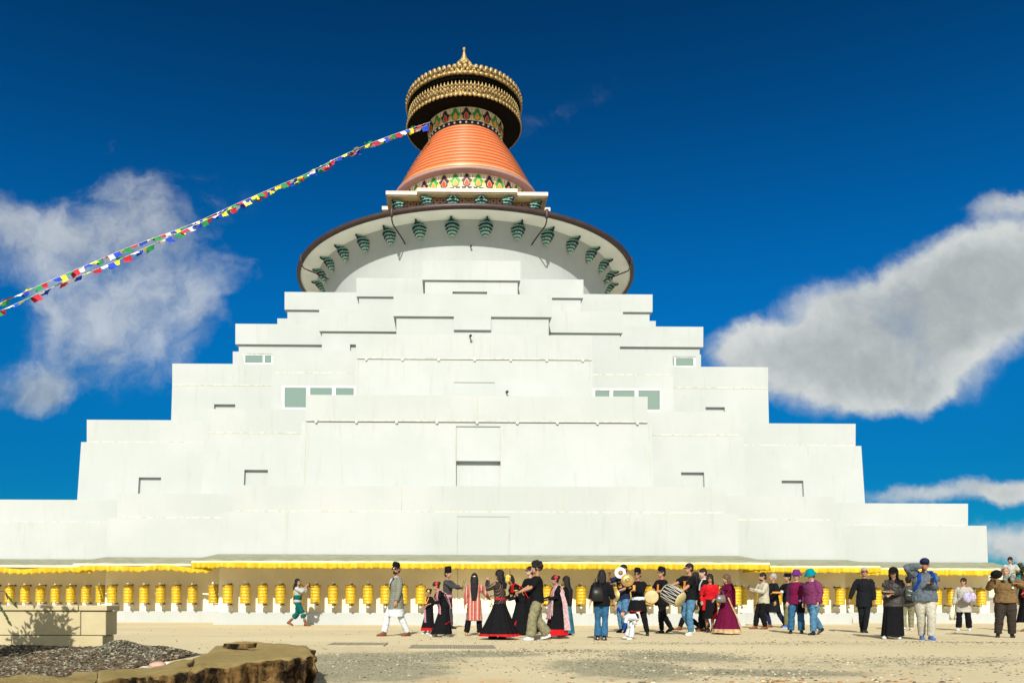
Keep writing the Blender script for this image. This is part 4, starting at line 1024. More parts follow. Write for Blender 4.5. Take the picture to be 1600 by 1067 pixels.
MAROON = cloth('maroon', (.10, .006, .028)); PLUM = cloth('plum', (.14, .03, .085), .2); WHITESH = mat('white_shoe', (.52, .53, .52), .5); GREYC = cloth('grey', (.34, .36, .33)); GOLDC = cloth('gold_trim', (.42, .28, .15), .3)
OLIVE = cloth('olive', (.13, .13, .06)); BROWNJ = cloth('brown_jacket', (.15, .095, .04), .2); DKBRN = cloth('dark_brown', (.035, .028, .022)); PUFF = cloth('slate_puffer', (.085, .105, .125), .2); CREAMC = cloth('cream_shirt', (.39, .36, .27), .1); BEIGE = cloth('beige_coat', (.36, .34, .285), .1)

def Lc(s_, f, u): return V((s_, -f, u))
TRIMS = {'collar', 'lapel', 'shirt_front', 'orange_print', 'trim', 'red_trim', 'hem_line', 'garland', 'neck_ribbon', 'orange_strap', 'badge', 'gold_border', 'apron_hem', 'necklace'}
GARM = {'shirt', 'top', 'blouse', 'blazer', 'tunic', 't_shirt', 'jumper', 'suit_jacket', 'red_top', 'coat', 'jacket', 'vest', 'hooded_top', 'padded_jacket', 'puffer_jacket', 'quilted_coat', 'shawl', 'red_shawl', 'sari_end', 'shawl_apron', 'skirt'}
class Person:
    def __init__(s, px, feet, top, yaw, label, fl=(.09, .05, 0), fr=(-.09, -.05, 0), hl=None, hr=None, lean=0, side=0, head=(0, 0), fat=1., skin='tan', female=False, depth=None, hipdrop=0, seat=None, loc=None, scale=None, toe=0, curl=.9):
        s.fat = fat; s.skin = skin; s.items = []; s.label = label; s.female = female; s.curl = curl
        s.base = loc if loc is not None else ground(px, feet); s.yaw = math.radians(yaw); s.scale = scale
        s.px, s.feet, s.topy = px, feet, top
        UP = V((0, 0, 1))
        # hips
        need = []
        for (sd, f, lift) in (fl, fr):
            d2 = (abs(sd) - .09) ** 2 + f * f; need.append(.08 + lift + math.sqrt(max(.05, .855 ** 2 - d2)))
        hz = min(min(need), .93) - hipdrop
        if seat is not None: hz = seat
        la = math.radians(lean); sa = math.radians(side)
        s.u = V((math.sin(sa), -math.sin(la), math.cos(la) * math.cos(sa))).normalized()
        s.P = V((0, .12 * math.sin(la), hz + .03)); P, u = s.P, s.u
        s.S = V((1, 0, 0)); s.F = s.S.cross(u) * -1; s.F = u.cross(s.S); 
        if s.F.y > 0: s.F = -s.F
        s.legs = []
        for sg, (sd, f, lift) in ((1, fl), (-1, fr)):
            hip = V((sg * .09, P.y, hz)); ank = V((sd, -f, .08 + lift))
            kn, ank = s.ik(hip, ank, .44, .42, V((sg * .08, -1, 0)))
            ang = math.asin(min(.95, lift / .17)) if lift > 0 else 0
            s.legs.append((hip, kn, ank, V((sg * .12 + toe, -math.cos(ang), -math.sin(ang))).normalized()))
        s.sh = P + u * .46; s.arms = []
        for sg, h in ((1, hl), (-1, hr)):
            w_ = .152 if female else .168
            sh = s.sh + s.S * sg * w_ * (1 + .35 * (fat - 1)) + u * .0
            if h is None: h = (sg * (.25 + .08 * (fat - 1)), .06, None)
            tgt = V((h[0], -h[1], h[2] if h[2] is not None else sh.z - .54))
            pole = V((sg * .5, .6, -.7)) if len(h) < 4 else V(h[3])
            el, wr_ = s.ik(sh, tgt, .285, .265, pole)
            s.arms.append((sh, el, wr_, sg))
        hy, hp = math.radians(head[0]), math.radians(head[1])
        q = (UP * .55 + u * .45).normalized()
        s.neck0 = P + u * .50; s.neck1 = s.neck0 + q * .085
        R = Matrix.Rotation(hy, 3, 'Z') @ Matrix.Rotation(math.radians(lean * .35) + hp, 3, 'X')
        HS = 1.1; s.hs = R @ V((HS, 0, 0)); s.hf = R @ V((0, -HS, 0)); s.hu = R @ V((0, 0, HS))
        s.hc = s.neck1 + s.hu * .098 + s.hf * .018
        s.body()
    def ik(s, a, t, l1, l2, pole):
        d = t - a; L = d.length
        mx = (l1 + l2) * .995
        if L > mx: d = d * (mx / L); t = a + d; L = mx
        if L < .08: L = .08
        x = (l1 * l1 - l2 * l2 + L * L) / (2 * L); h = math.sqrt(max(0, l1 * l1 - x * x)); dn = d.normalized()
        pp = pole - dn * pole.dot(dn)
        if pp.length < 1e-4: pp = V((0, -1, 0))
        return a + dn * x + pp.normalized() * h, t
    def body(s):
        m = MB(); P, u, S, F = s.P, s.u, s.S, s.F; k = s.fat; wf = .93 if s.female else 1.
        hipw = 1.04 if s.female else 1.
        T = [(-.10, .10, .085, 0), (-.04, .155 * hipw, .11, 0), (.04, .16 * hipw, .115, 0), (.14, .135 * wf, .10, .0), (.26, .15 * wf, .112, .01), (.34, .162 * wf, .115, .015), (.40, .150 * wf, .10, .008), (.445, .118 * wf, .078, 0), (.48, .078, .064, 0), (.51, .055, .056, 0)]
        s.T = T
        m.loft([(P + u * a + F * o, S * b * k, F * c * k) for a, b, c, o in T], 18)
        m.tube([s.neck0 - u * .03, s.neck0 + u * .03, s.neck1 + s.hu * .03], [.062, .052, .052], 12)
        for sh, el, wr_, sg in s.arms:
            m.tube([sh - u * .01 - S * sg * .06, sh, sh.lerp(el, .35), el, el.lerp(wr_, .3), wr_], [.035, .048, .048 * k, .037, .040, .026], 10)
            s.hand(m, el, wr_, sg)
        for hip, kn, ank, fd in s.legs:
            m.tube([hip + V((0, 0, .06)), hip, hip.lerp(kn, .4), kn, kn.lerp(ank, .3), kn.lerp(ank, .75), ank], [.08, .085 * k, .076 * k, .053, .056, .036, .034], 12)
            fdh = fd; m.tube([ank - fdh * .045 - V((0, 0, .035)), ank + fdh * .05 - V((0, 0, .035)), ank + fdh * .14 - V((0, 0, .055))], [.034, .036, .026], 8)
        c, hs, hf, hu = s.hc, s.hs, s.hf, s.hu
        m.ell(c + hu * .018 - hf * .012, (hs * .074, hf * .092, hu * .098), 16, 12)
        m.ell(c - hu * .045 + hf * .02, (hs * .058, hf * .068, hu * .066), 12, 9)
        m.ell(c - hu * .088 + hf * .055, (hs * .028, hf * .026, hu * .022), 8, 6)
        m.ell(c - hu * .012 + hf * .088, (hs * .014, hf * .02, hu * .024), 8, 6)
        m.ell(c + hu * .012 + hf * .082, (hs * .009, hf * .012, hu * .03), 8, 6)
        for sg in (1, -1): m.ell(c + hs * sg * .078 - hu * .005 - hf * .01, (hs * .010, hf * .02, hu * .032), 8, 6)
        s.items.append(('body', m, [SKINS[s.skin]] + FEAT, 'body', dict(voxel=.0095, smooth=2)))
    def hand(s, m, el, wr_, sg):
        d = (wr_ - el).normalized(); side = d.cross(V((0, 0, 1)))
        if side.length < .3: side = V((0, -1, 0)); side = (side - d * side.dot(d))
        side.normalize(); n_ = d.cross(side).normalized()            # side: across the knuckles; n_: palm normal
        if abs(d.z) < .8:
            if n_.z > 0: n_ = -n_
        else:
            if n_.x * sg > 0: n_ = -n_
        th = -side if (side.y * 1 > 0) else side                         # thumb leads forward
        m.loft([(wr_ - d * .01, side * .026, n_ * .018), (wr_ + d * .03, side * .036, n_ * .015), (wr_ + d * .085, side * .041, n_ * .012)], 10)
        for i, L in enumerate((.066, .076, .070, .054)):
            o = (i - 1.5) * .0215; b = wr_ + d * .08 + th * (-o); c = s.curl
            d1 = (d * math.cos(c * .5) + n_ * math.sin(c * .5)); d2 = (d * math.cos(c) + n_ * math.sin(c))
            m.tube([b, b + d1 * L * .5, b + d1 * L * .5 + d2 * L * .5], [.0095, .009, .0075], 7)
        b = wr_ + d * .03 + th * .03; m.tube([b, b + (d * .6 + th * .7 + n_ * .2).normalized() * .035, b + (d * .6 + th * .7 + n_ * .2).normalized() * .035 + (d + n_ * .5).normalized() * .028], [.012, .0105, .009], 7)
    # ---- garments
    def top(s, mt, sleeve=1., hem=.06, ex=.022, name='shirt', sw=.018, flare=0, collar=None, paint=None, voxel=.012, wr=.007, hood=False):
        m = MB(); P, u, S, F = s.P, s.u, s.S, s.F; k = s.fat
        R = []
        if hem > .0:
            n = max(2, int(hem / .07))
            for i in range(n, 0, -1):
                g = i / n; h_ = hem * g
                fc = V((0, 0, -1)) * h_ if hem > .15 else -u * h_
                sp = 0
                if hem > .2: sp = (s.legs[0][1] + s.legs[1][1]).y / 2 * .3 * g
                R.append((P + fc + V((0, sp, 0)), S * (.165 * k + ex + flare * g), F * (.122 * k + ex + flare * g * 1.1)))
        for a, b, c, o in s.T[1:-1]:
            if a < -.0 and hem > 0: continue
            if a < .03 and hem <= 0: continue
            R.append((P + u * a + F * o, S * (b * (k if a < .3 else 1 + (k - 1) * .6) + ex * (1 if a < .42 else .5)), F * (c * (k if a < .3 else 1 + (k - 1) * .6) + ex * (1 if a < .42 else .6))))
        R.append((P + u * .512, S * .066, F * .066))
        m.loft(R, 22)
        for sh, el, wr_, sg in s.arms:
            e = s.sw = sw
            pts = [sh - S * sg * .085 - u * .005, sh - S * sg * .03 - u * .008, sh + (el - sh) * .07, sh.lerp(el, .2), sh.lerp(el, .45)]; rd = [.035 + e * .3, .046 + e * .5, .052 + e * .75, .054 * k + e, .05 * k + e]
            if sleeve >= 1: pts += [el, el.lerp(wr_, .45), wr_ + (el - wr_).normalized() * .01]; rd += [.042 + e, .043 + e * .8, .030 + e * .6]
            elif sleeve > .5: pts += [el, el.lerp(wr_, .4)]; rd += [.042 + e, .042 + e]
            else: pts += [sh.lerp(el, .8)]; rd += [.05 + e * 1.3]
            m.tube(pts, rd, 12, ends=False)
        if hood: m.ell(s.neck0 + V((0, .07, 0)), (S * .12, F * .07, V((0, 0, .07))), 12, 8)
        s.items.append((name, m, mt if isinstance(mt, list) else [mt], 'rm', dict(voxel=voxel, smooth=2, wr=wr, paint=paint)))
        if collar: c = MB(); c.loft([(s.neck0 - s.u * .035, S * .085, F * .08), (s.neck0 + s.u * .02, S * .066, F * .066), (s.neck0 + s.u * .021, S * .056, F * .056), (s.neck0 - s.u * .03, S * .07, F * .065)], 16, 0, False); s.items.append(('collar', c, [collar], 'raw', {}))
    def trousers(s, mt, w_=.014, bell=0., to=1., name='trousers', wr=.009):
        m = MB(); P, u, S, F = s.P, s.u, s.S, s.F; k = s.fat
        m.loft([(P + u * .09, S * (.145 * k + .008), F * (.108 * k + .006)), (P + u * .0, S * (.165 * k + .008), F * (.118 * k + .01)), (P - V((0, 0, .08)), S * (.165 * k + .006), F * (.115 * k + .008)), (P - V((0, 0, .12)), S * .12, F * .10)], 18)
        for hip, kn, ank, fd in s.legs:
            e = ank.lerp(kn, .06) if to >= 1 else kn.lerp(ank, to)
            r2 = .036 + w_ * 1.2 + bell
            m.tube([hip + V((0, 0, .03)), hip.lerp(kn, .15), hip.lerp(kn, .5), kn, kn.lerp(e, .4), e], [.088 * k, .088 * k + w_ * .5, .074 * k + w_, .056 + w_, .054 + w_ + bell * .4, max(.05, r2)], 14, ends=False)
        s.items.append((name, m, [mt], 'rm', dict(voxel=.012, smooth=1, wr=wr, )))
    def skirt(s, mt, hemz=.06, r=.32, trim=None, trimh=.07, fl=.05, n=16, top=.1, name='skirt', stretch=1.3):
        mats = mt if isinstance(mt, list) else [mt] + ([trim] if trim else [])
        P, u, S, F = s.P, s.u, s.S, s.F; k = s.fat
        ft = (s.legs[0][2] + s.legs[1][2]) / 2; c1 = V((ft.x, ft.y, hemz)); st = abs(s.legs[0][2].y - s.legs[1][2].y)
        m = MB(); K = 18; N = 96; vs = []; ph = s.px
        for j in range(K + 1):
            g = j / K; 
            if g < .15: c = P + u * top * (1 - g / .15); a = .14 * k + .04 * g / .15; b = .108 * k + .03 * g / .15
            else:
                q = (g - .15) / .85; c = P.lerp(c1, q); a = .18 * k + (r - .18 * k) * q ** 1.15; b = .138 * k + (r * .8 + st * .25 * stretch - .138 * k) * q ** 1.15
            for i in range(N):
                th = 2 * PI * i / N; w_ = 1 + fl * g * (math.sin(th * n + 2 * math.sin(th * 2 + ph)) * .7 + .5 * math.sin(th * n * .5 + ph)) 
                vs.append((c.x + a * math.cos(th) * w_, c.y - b * math.sin(th) * w_, c.z + (.012 * math.sin(th * 3 + ph) if j == K else 0)))
        o = len(m.v); zt = hemz + trimh
        for j in range(K):
            for i in range(N):
                z = (vs[j * N + i][2] + vs[(j + 1) * N + i][2]) / 2
                m.f.append((j * N + i, j * N + (i + 1) % N, (j + 1) * N + (i + 1) % N, (j + 1) * N + i)); m.m.append(1 if trim and z < zt else 0); m.sm.append(True)
        m.v = [V(v) for v in vs]
        m.f.append(tuple(range(N))); m.m.append(0); m.sm.append(False); m.f.append(tuple(K * N + i for i in range(N))[::-1]); m.m.append(0); m.sm.append(False)
        s.items.append((name, m, mats, 'raw', {}))
    def shoes(s, mt, sole=None, h=.0, bare=False):
        for hip, kn, ank, fd in s.legs:
            m = MB(); sd = fd.cross(V((0, 0, 1))).normalized(); up = sd.cross(fd).normalized(); b = ank - up * .08 + fd * .0
            R = [(-.065, .030, .03, .035), (-.05, .038, .045, .045), (0, .040, .058, .058), (.05, .043, .045, .045), (.11, .047, .033, .034), (.16, .040, .026, .027), (.185, .02, .014, .016)]
            m.loft([(b + fd * a + up * (c0 + .004), sd * w_, up * hh) for a, w_, hh, c0 in R], 14)
            m.v = [v if (v - b).dot(up) > .004 else v + up * (.004 - (v - b).dot(up)) for v in m.v]
            o = len(m.v)
            so_ = MB(); so_.loft([(b + up * z + fd * .055, sd * .05, fd * .128) for z in (0, .018)], 20, 0)
            if not bare: m.tube([ank - V((0, 0, .03)), ank + V((0, 0, .03)) + (kn - ank).normalized() * .02], [.045, .04], 10, 0, False)
            s.items.append(('shoe', m, [mt], 'raw', {})); s.items.append(('sole', so_, [sole or mt], 'raw', {}))
    def hair(s, style='short', col='black', L=.4, vol=1.):
        m = MB(); c, hs, hf, hu = s.hc, s.hs, s.hf, s.hu; mt = HAIR[col]; B = s.F
        k = vol
        if style == 'curly':
            m.ell(c + hu * .055 - hf * .02, (hs * .098, hf * .108, hu * .09), 14, 10)
            rnd = random.Random(1)
            for i in range(60):
                d = V((rnd.gauss(0, 1), rnd.gauss(0, 1), rnd.gauss(.3, 1))).normalized()
                if d.dot(hf) > .75 and d.z < .5: continue
                m.ball(c + hu * .05 - hf * .02 + (hs * d.dot(hs) * .1 + hf * d.dot(hf) * .11 + hu * d.dot(hu) * .095), .028, 6, 5)
            s.items.append(('hair', m, [mt], 'rm', dict(voxel=.009, smooth=1))); return
        m.ell(c + hu * .034 - hf * .022, (hs * .080 * k, hf * .100 * k, hu * .092 * k), 16, 11)
        m.ell(c - hu * .012 - hf * .045, (hs * .08 * k, hf * .068, hu * .085), 14, 10)
        if style == 'short': pass
        elif style == 'bun': m.ball(c - hf * .13 + hu * .03, .052, 10, 8)
        elif style == 'pony': m.tube([c - hf * .09 + hu * .03, c - hf * .16 + hu * .02, c - hf * .17 - hu * .1, c - hf * .14 - hu * .2], [.03, .035, .035, .01], 9)
        elif style == 'long':
            bk = -hf * .055; sh = s.neck0
            w0 = .080 * vol; K = 8; R = []
            for i in range(K + 1):
                g = i / K; p = c + bk * (1 + .25 * g) - V((0, 0, 1)) * L * g - hf * .03 * min(1, g * 3)
                dn = (p - s.sh).dot(s.F)
                if p.z < s.neck0.z and dn > -.135: p = p - s.F * (.135 + dn)
                R.append((p, hs * w0 * (1 + .28 * math.sin(g * PI)) * (1 - .3 * g * g), hf * (.06 if g < .3 else .045 * (1.25 - g * .6))))
            m.loft(R, 16)
            for sg in (1, -1): m.tube([c + hs * sg * .075 + hu * .03, c + hs * sg * .082 - hu * .07 - hf * .01, c + hs * sg * .085 - hu * .17 - hf * .03], [.022, .026, .02], 8)
        s.items.append(('hair', m, [mt], 'rm', dict(voxel=.011, smooth=1, wr=.003, wscale=22)))
    def beard(s, col='black', full=True):
        c, hs, hf, hu = s.hc, s.hs, s.hf, s.hu; m = MB()
        m.ell(c - hu * .074 + hf * .042, (hs * .05, hf * .052, hu * .036 if full else hu * .022), 12, 8); m.ell(c - hu * .04 + hf * .088, (hs * .026, hf * .012, hu * .008), 8, 6)
        s.items.append(('beard', m, [HAIR[col]], 'rm', dict(voxel=.007, smooth=0)))
    def glasses(s, big=1., col=None):
        c, hs, hf, hu = s.hc, s.hs, s.hf, s.hu; m = MB(); y = c + hf * .094 + hu * .012
        for sg in (1, -1):
            m.ell(y + hs * sg * .034 - hf * .006, (hs * .027 * big, hf * .008, hu * .021 * big), 12, 8)
            m.tube([y + hs * sg * .056 - hf * .01, c + hs * sg * .084 + hu * .012 - hf * .01], .005, 6)
        m.tube([y + hs * .012, y - hs * .012], .004, 6)
        s.items.append(('sunglasses', m, [col or LENS], 'raw', {}))
    def hat(s, kind, mt, band=None):
        c, hs, hf, hu = s.hc, s.hs, s.hf, s.hu; m = MB(); b = c + hu * .055 - hf * .008
        if kind == 'topi':
            R = []
            for g, w_, f_, lift in ((0, .084, .104, 0), (.25, .083, .102, 0), (1, .068, .085, 0), (1.03, .05, .065, 0)):
                R.append((b + hu * (.02 + .078 * g) - hf * .01 * g, hs * w_, hf * f_ + hu * .018 * g))
            m.loft(R, 20)
        elif kind == 'tall':
            m.loft([(b + hu * .0, hs * .086, hf * .106), (b + hu * .06 - hf * .006, hs * .086, hf * .102), (b + hu * .15 - hf * .014, hs * .088, hf * .094 + hu * .02), (b + hu * .155 - hf * .014, hs * .06, hf * .07 + hu * .015)], 20)
        elif kind == 'cap':
            m.ell(b + hu * .0, (hs * .088, hf * .108, hu * .08), 16, 10)
            m.loft([(b + hf * .09 - hu * .005, hs * .065, hu * .012), (b + hf * .15 - hu * .012, hs * .055, hu * .007), (b + hf * .18 - hu * .018, hs * .03, hu * .004)], 12)
        elif kind == 'bucket':
            m.loft([(b - hu * .045, hs * .145, hf * .16), (b - hu * .04, hs * .146, hf * .161), (b + hu * .022, hs * .096, hf * .114), (b + hu * .09, hs * .082, hf * .096), (b + hu * .108, hs * .06, hf * .07), (b + hu * .112, hs * .02, hf * .02)], 22)
        elif kind == 'boxy':
            m.loft([(b + hu * .0, hs * .088, hf * .108), (b + hu * .085, hs * .085, hf * .10), (b + hu * .09, hs * .06, hf * .07)], 20)
            m.loft([(b + hf * .08, hs * .07, hu * .008), (b + hf * .14, hs * .06, hu * .006)], 12)
        s.items.append(('hat', m, [mt], 'raw' if kind != 'cap' else 'rm', {} if kind != 'cap' else dict(voxel=.009, smooth=1)))
    def ribbon(s, name, pts, half, mt, th=.014, local=True, wr=.0):
        m = MB(); m.strip([V(p) for p in pts], [V(h) for h in half] if isinstance(half, list) else V(half), th); s.items.append((name, m, [mt], 'raw', {}))
    def raw(s, name, m, mats): s.items.append((name, m, mats if isinstance(mats, list) else [mats], 'raw', {}))
    def finish(s):
        zt = max(v.z for it in s.items for v in it[1].v)
        if s.scale is None:
            hpx = at(s.px, s.topy, s.base.y).z; s.scale = hpx / zt
        k = s.scale
        root = empty('person', s.base, s.yaw, s.label, 'person'); made = {}; last = None
        for name, m, mats, mode, kw in s.items:
            m.v = [v * k for v in m.v]
            if mode == 'raw': o = m.build(name, mats, root)
            elif mode == 'body':
                c, hs, hf, hu = s.hc * k, s.hs / 1.21, s.hf / 1.21, s.hu / 1.21
                def paint(p, c=c, hs=hs, hf=hf, hu=hu, k=k):
                    d = (p - c) / k
                    if d.length > .14: return 0
                    f, u_, x = d.dot(hf), d.dot(hu), abs(d.dot(hs))
                    if f > .055:
                        if .016 < x < .05 and .030 < u_ < .040: return 1
                        if .020 < x < .046 and .002 < u_ < .018: return 1 if .026 < x < .040 else 3
                        if x < .026 and -.062 < u_ < -.050: return 2
                    return 0
                o = remeshed(m, name, mats, root, paint=paint, **kw)
            else: o = remeshed(m, name, mats, root, **kw)
            par = made.get('hair') if name in ('hair_flower', 'hair_clip') else (last if name in TRIMS else None)
            if name == 'sole': par = shoe_
            if name == 'shoe': shoe_ = o
            if par is not None: o.parent = par
            elif name in GARM: last = o
            made.setdefault(name, o)
        s.root = root; s.M = Matrix.Translation(s.base) @ Matrix.Rotation(s.yaw, 4, 'Z') @ Matrix.Scale(k, 4)
        return s
    def hand_at(s, i, ext=.07):
        sh, el, wr_, sg = s.arms[i]; d = (wr_ - el).normalized(); return s.M @ (wr_ + d * ext)
def prop(name, m, mats, label, cat, M=None):
    if M is not None: m.xf(M)
    c = sum((v for v in m.v), V((0, 0, 0))) / len(m.v); m.v = [v - c for v in m.v]
    o = m.build(name, mats); o.location = c; return tag(o, label, cat)
def phone(p, yaw, label, tilt=.5, case=None):
    m = MB(); m.box(-.036, .036, -.005, .005, -.075, .075, 0); m.box(-.033, .033, .0052, .0056, -.07, .07, 1)
    return prop('phone', m, [case or BLEATHER, LENS], label, 'phone', Matrix.Translation(p) @ Matrix.Rotation(math.radians(yaw), 4, 'Z') @ Matrix.Rotation(tilt, 4, 'X'))

def thing_of(name, parts, label, cat, M):
    """a held thing with parts: parts = [(name, MB, materials, [sub-parts])]"""
    r = empty(name, (0, 0, 0), 0, label, cat); r.matrix_world = M
    for n_, m_, mats in parts: m_.build(n_, mats, r)
    return r
RX = lambda d: Matrix.Rotation(math.radians(d), 4, 'X')
RZ_ = lambda d: Matrix.Rotation(math.radians(d), 4, 'Z')
TR = Matrix.Translation
ROSE = mat('flower_red', (.6, .02, .04), .7); BRASS = mat('brass', (.60, .42, .14), .3, .8); DRUMSKIN = mat('drum_skin', (.46, .38, .19), .7, var=.12, vs=8); SHINY = mat('polished_cymbal', (.85, .83, .78), .18, .6)
def flower(P, sg=1, mt=ROSE, r=.03, up=.06, fw=-.03):
    m = MB(); c = P.hc + P.hs * sg * .085 + P.hu * up + P.hf * fw
    for i in range(6): a = i * 1.05; m.ball(c + P.hf * r * math.cos(a) + P.hu * r * math.sin(a), r * .8, 7, 5)
    m.ball(c + P.hs * sg * .015, r, 8, 6); P.raw('hair_flower', m, mt)
def band(P, z0, z1, mt, name, ex=.03):
    m = MB(); k = P.fat
    m.loft([(P.P + P.u * z0, P.S * (.15 * k + ex), P.F * (.112 * k + ex)), (P.P + P.u * (z0 + z1) / 2, P.S * (.15 * k + ex + .006), P.F * (.112 * k + ex + .006)), (P.P + P.u * z1, P.S * (.145 * k + ex), P.F * (.108 * k + ex))], 24); P.raw(name, m, mt)
def drape(P, mt, name, side=1, down=.5, front=True, w_=.09, trim=None):
    """cloth over one shoulder, falling down front and back close to the body"""
    k = P.fat; S, F, u = P.S, P.F, P.u; sh = P.sh + S * side * .115
    def out(p, f): return p + F * f
    pts = [out(P.P - V((0, 0, 1)) * (down - .1) + S * side * .09, .2), out(P.P + u * .05 + S * side * .06, .175), out(P.P + u * .2 + S * side * .07, .165), out(P.P + u * .36 + S * side * .1, .15), sh + u * .075 + F * .05, sh + u * .085 - F * .03, out(P.P + u * .36 + S * side * .11, -.15), out(P.P + u * .15 + S * side * .10, -.16), out(P.P - V((0, 0, 1)) * (down * .5) + S * side * .1, -.17)]
    if not front: pts = pts[3:]
    P.ribbon(name, pts, [S * w_ * (1.15 if i < 3 else 1) + F * .0 for i in range(len(pts))], mt, .02)
    if trim:
        q = pts; P.ribbon('trim', [p - S * side * w_ * 1.08 + F * (.012 if i < 4 else -.012) for i, p in enumerate(q)], S * .014, trim, .02)
PEOPLE = {}
def fin(key, P): PEOPLE[key] = P.finish(); return P

P = Person(465, 977.5, 903, 78, 'woman in teal overalls striding right and photographing with a phone', fl=(.07, -.36, .06), fr=(-.07, .34, 0), hl=(.05, .36, 1.47), hr=(-.06, .36, 1.44), head=(-12, -4), female=True, skin='tan')
P.top(GREYC, .7, .04, name='blouse', sw=.03, wr=.006); P.trousers(TEALC, .03, .03, .42); band(P, .05, .22, TEALC, 'overall_bib', .03); P.shoes(LEATHER); P.hair('long', 'black', .28); P.glasses()
P.ribbon('orange_strap', [P.P + P.u * .18 + P.F * .15 + P.S * .05, P.P + P.u * .4 + P.F * .135 + P.S * .09, P.sh + P.u * .07 + P.S * .1], P.S * .028, cloth('orange', (.6, .16, .06)), .012)
for hip, kn, ank, fd in P.legs:
    m = MB(); m.tube([ank, ank.lerp(kn, .35)], [.04, .052], 10); P.raw('boot_shaft', m, LEATHER)
fin('w1', P); phone(P.M @ V((0, -.45, 1.47)), 78, 'dark phone held up in both hands by the woman in teal overalls', .1)

P = Person(619, 993.5, 877, -62, 'man in a grey checked blazer and long white shirt with cap and sunglasses, looking back', fl=(.09, -.27, .0), fr=(-.09, .28, 0), hl=(.24, .10, None), hr=(-.26, .02, None), head=(38, 0), skin='tan')
P.top(WHITEC, .3, .44, .03, 'long_shirt', flare=.05); P.top(PLAID, 1, .27, .045, 'blazer', sw=.03, collar=WHITEC, flare=.02); P.trousers(WHITEC, .022, .01); P.shoes(LEATHER); P.hair('short'); P.beard(); P.glasses(1.1); P.hat('topi', BLACKC)
P.ribbon('shirt_front', [P.P + P.u * .24 + P.F * .168, P.P + P.u * .36 + P.F * .168, P.P + P.u * .47 + P.F * .12], [P.S * .012, P.S * .03, P.S * .045], WHITEC, .01)
P.ribbon('lapel', [P.P + P.u * .22 + P.F * .175 + P.S * .01, P.P + P.u * .36 + P.F * .172 + P.S * .055, P.P + P.u * .49 + P.F * .1 + P.S * .075], P.S * .02, CHAR, .012)
fin('m2', P)

P = Person(671, 990, 919, -55, 'small girl in black red-hemmed dress with flower garland, leftmost of the women in black', head=(0, 22), hl=(.1, .2, 1.1), hr=(-.1, .2, 1.1), female=True, skin='tan', fr=(-.09, .12, 0))
P.top(BLACKC, 1, .05); P.skirt(BLACKC, .14, .30, REDC, .10); P.shoes(WHITESH); P.hair('bun'); flower(P, 1, mat('gold_ornament', (.8, .5, .1), .4, .4), .03, .05, .03)
P.ribbon('striped_sash', [P.P + P.u * .1 + P.F * .17 - P.S * .08, P.P - V((0, 0, .2)) + P.F * .21 + P.S * .0, P.P - V((0, 0, .5)) + P.F * .25 + P.S * .08], P.S * .05, SHAWL, .02)
P.ribbon('garland', [P.sh + P.F * .1 + P.S * .1, P.P + P.u * .25 + P.F * .17 + P.S * .04, P.P + P.u * .25 + P.F * .17 - P.S * .04, P.sh + P.F * .1 - P.S * .1], V((0, 0, .03)), mat('marigold', (.8, .35, .05), .8, bump=.8), .03)
fin('g3', P)

P = Person(692, 994.5, 908, -72, 'woman in rose checked shawl with a red hair flower, bending over the small girl', fl=(.09, -.12, 0), fr=(-.09, .22, 0), lean=24, head=(0, 18), hl=(.1, .42, 1.02), hr=(-.1, .45, 1.0), female=True, skin='tan')
P.top(BLACKC, 1, .05, .03); P.skirt(BLACKC, .10, .27, None, fl=.06); P.shoes(WHITESH); P.hair('bun'); flower(P, 1); drape(P, SHAWL, 'shawl', 1, .25, True, .085, REDC)
P.ribbon('hem_line', [P.P - V((0, 0, .5)) + P.F * .24 + P.S * .1, P.P - V((0, 0, .52)) + P.S * .27, P.P - V((0, 0, .5)) - P.F * .22 + P.S * .1], V((0, 0, .012)), REDC, .012)
fin('w4', P)

P = Person(699, 981.5, 884, 62, 'man in tall black hat and charcoal shirt reaching out with two thin sticks', fl=(.1, -.1, 0), fr=(-.09, .18, 0), hr=(-.12, .50, 1.26), hl=(.1, .48, 1.24), head=(-14, 4), skin='brown')
P.top(CHAR, 1, .07); P.trousers(CHAR, .02); band(P, -.02, .07, SHAWL, 'waist_sash', .035); P.shoes(BLEATHER); P.hair('short'); P.hat('tall', BLACKC); fin('m5', P)
h = P.hand_at(1); m = MB(); m.tube([h - V((.03, 0, .12)), h + V((.03, -.02, .2))], .007, 6); m.tube([h - V((.01, 0, .12)), h + V((.10, -.02, .24))], .006, 6); prop('sticks', m, [mat('stick_wood', (.12, .07, .03), .6)], 'pair of thin sticks held up by the man in the tall black hat', 'sticks')

P = Person(741, 993, 894.5, 172, 'woman seen from behind in a pink striped long tunic with waist-length black hair', fl=(.22, -.02, 0), fr=(-.15, .06, 0), hl=(.28, .05, None), hr=(-.38, .32, 1.08), female=True, skin='brown', fat=1.05, head=(8, 8))
P.top(KURTA, 1, .52, .022, 'tunic', flare=.035, sw=.02); P.trousers(BLACKC, .02, .02); P.shoes(mat('gold_shoe', (.4, .28, .1), .4, .3)); P.hair('long', 'black', .66, 1.05)
m = MB(); q = P.hc - P.hf * .11 + P.hu * .02; m.ell(q, (P.hs * .05, P.hf * .015, P.hu * .012)); P.raw('hair_clip', m, SHINY); fin('w6', P)
h = P.hand_at(1); m = MB(); m.lathe([(.045, 0), (.05, .02), (.035, .05), (.02, .06), (.012, .09)], 16); m.tube([V((0, 0, .09)), V((0, 0, .3))], .008, 6)
prop('brass_lamp', m, [BRASS], 'small hanging brass lamp between the striped tunic and the black full skirt', 'brass lamp', TR(h + V((.05, -.03, -.2))))
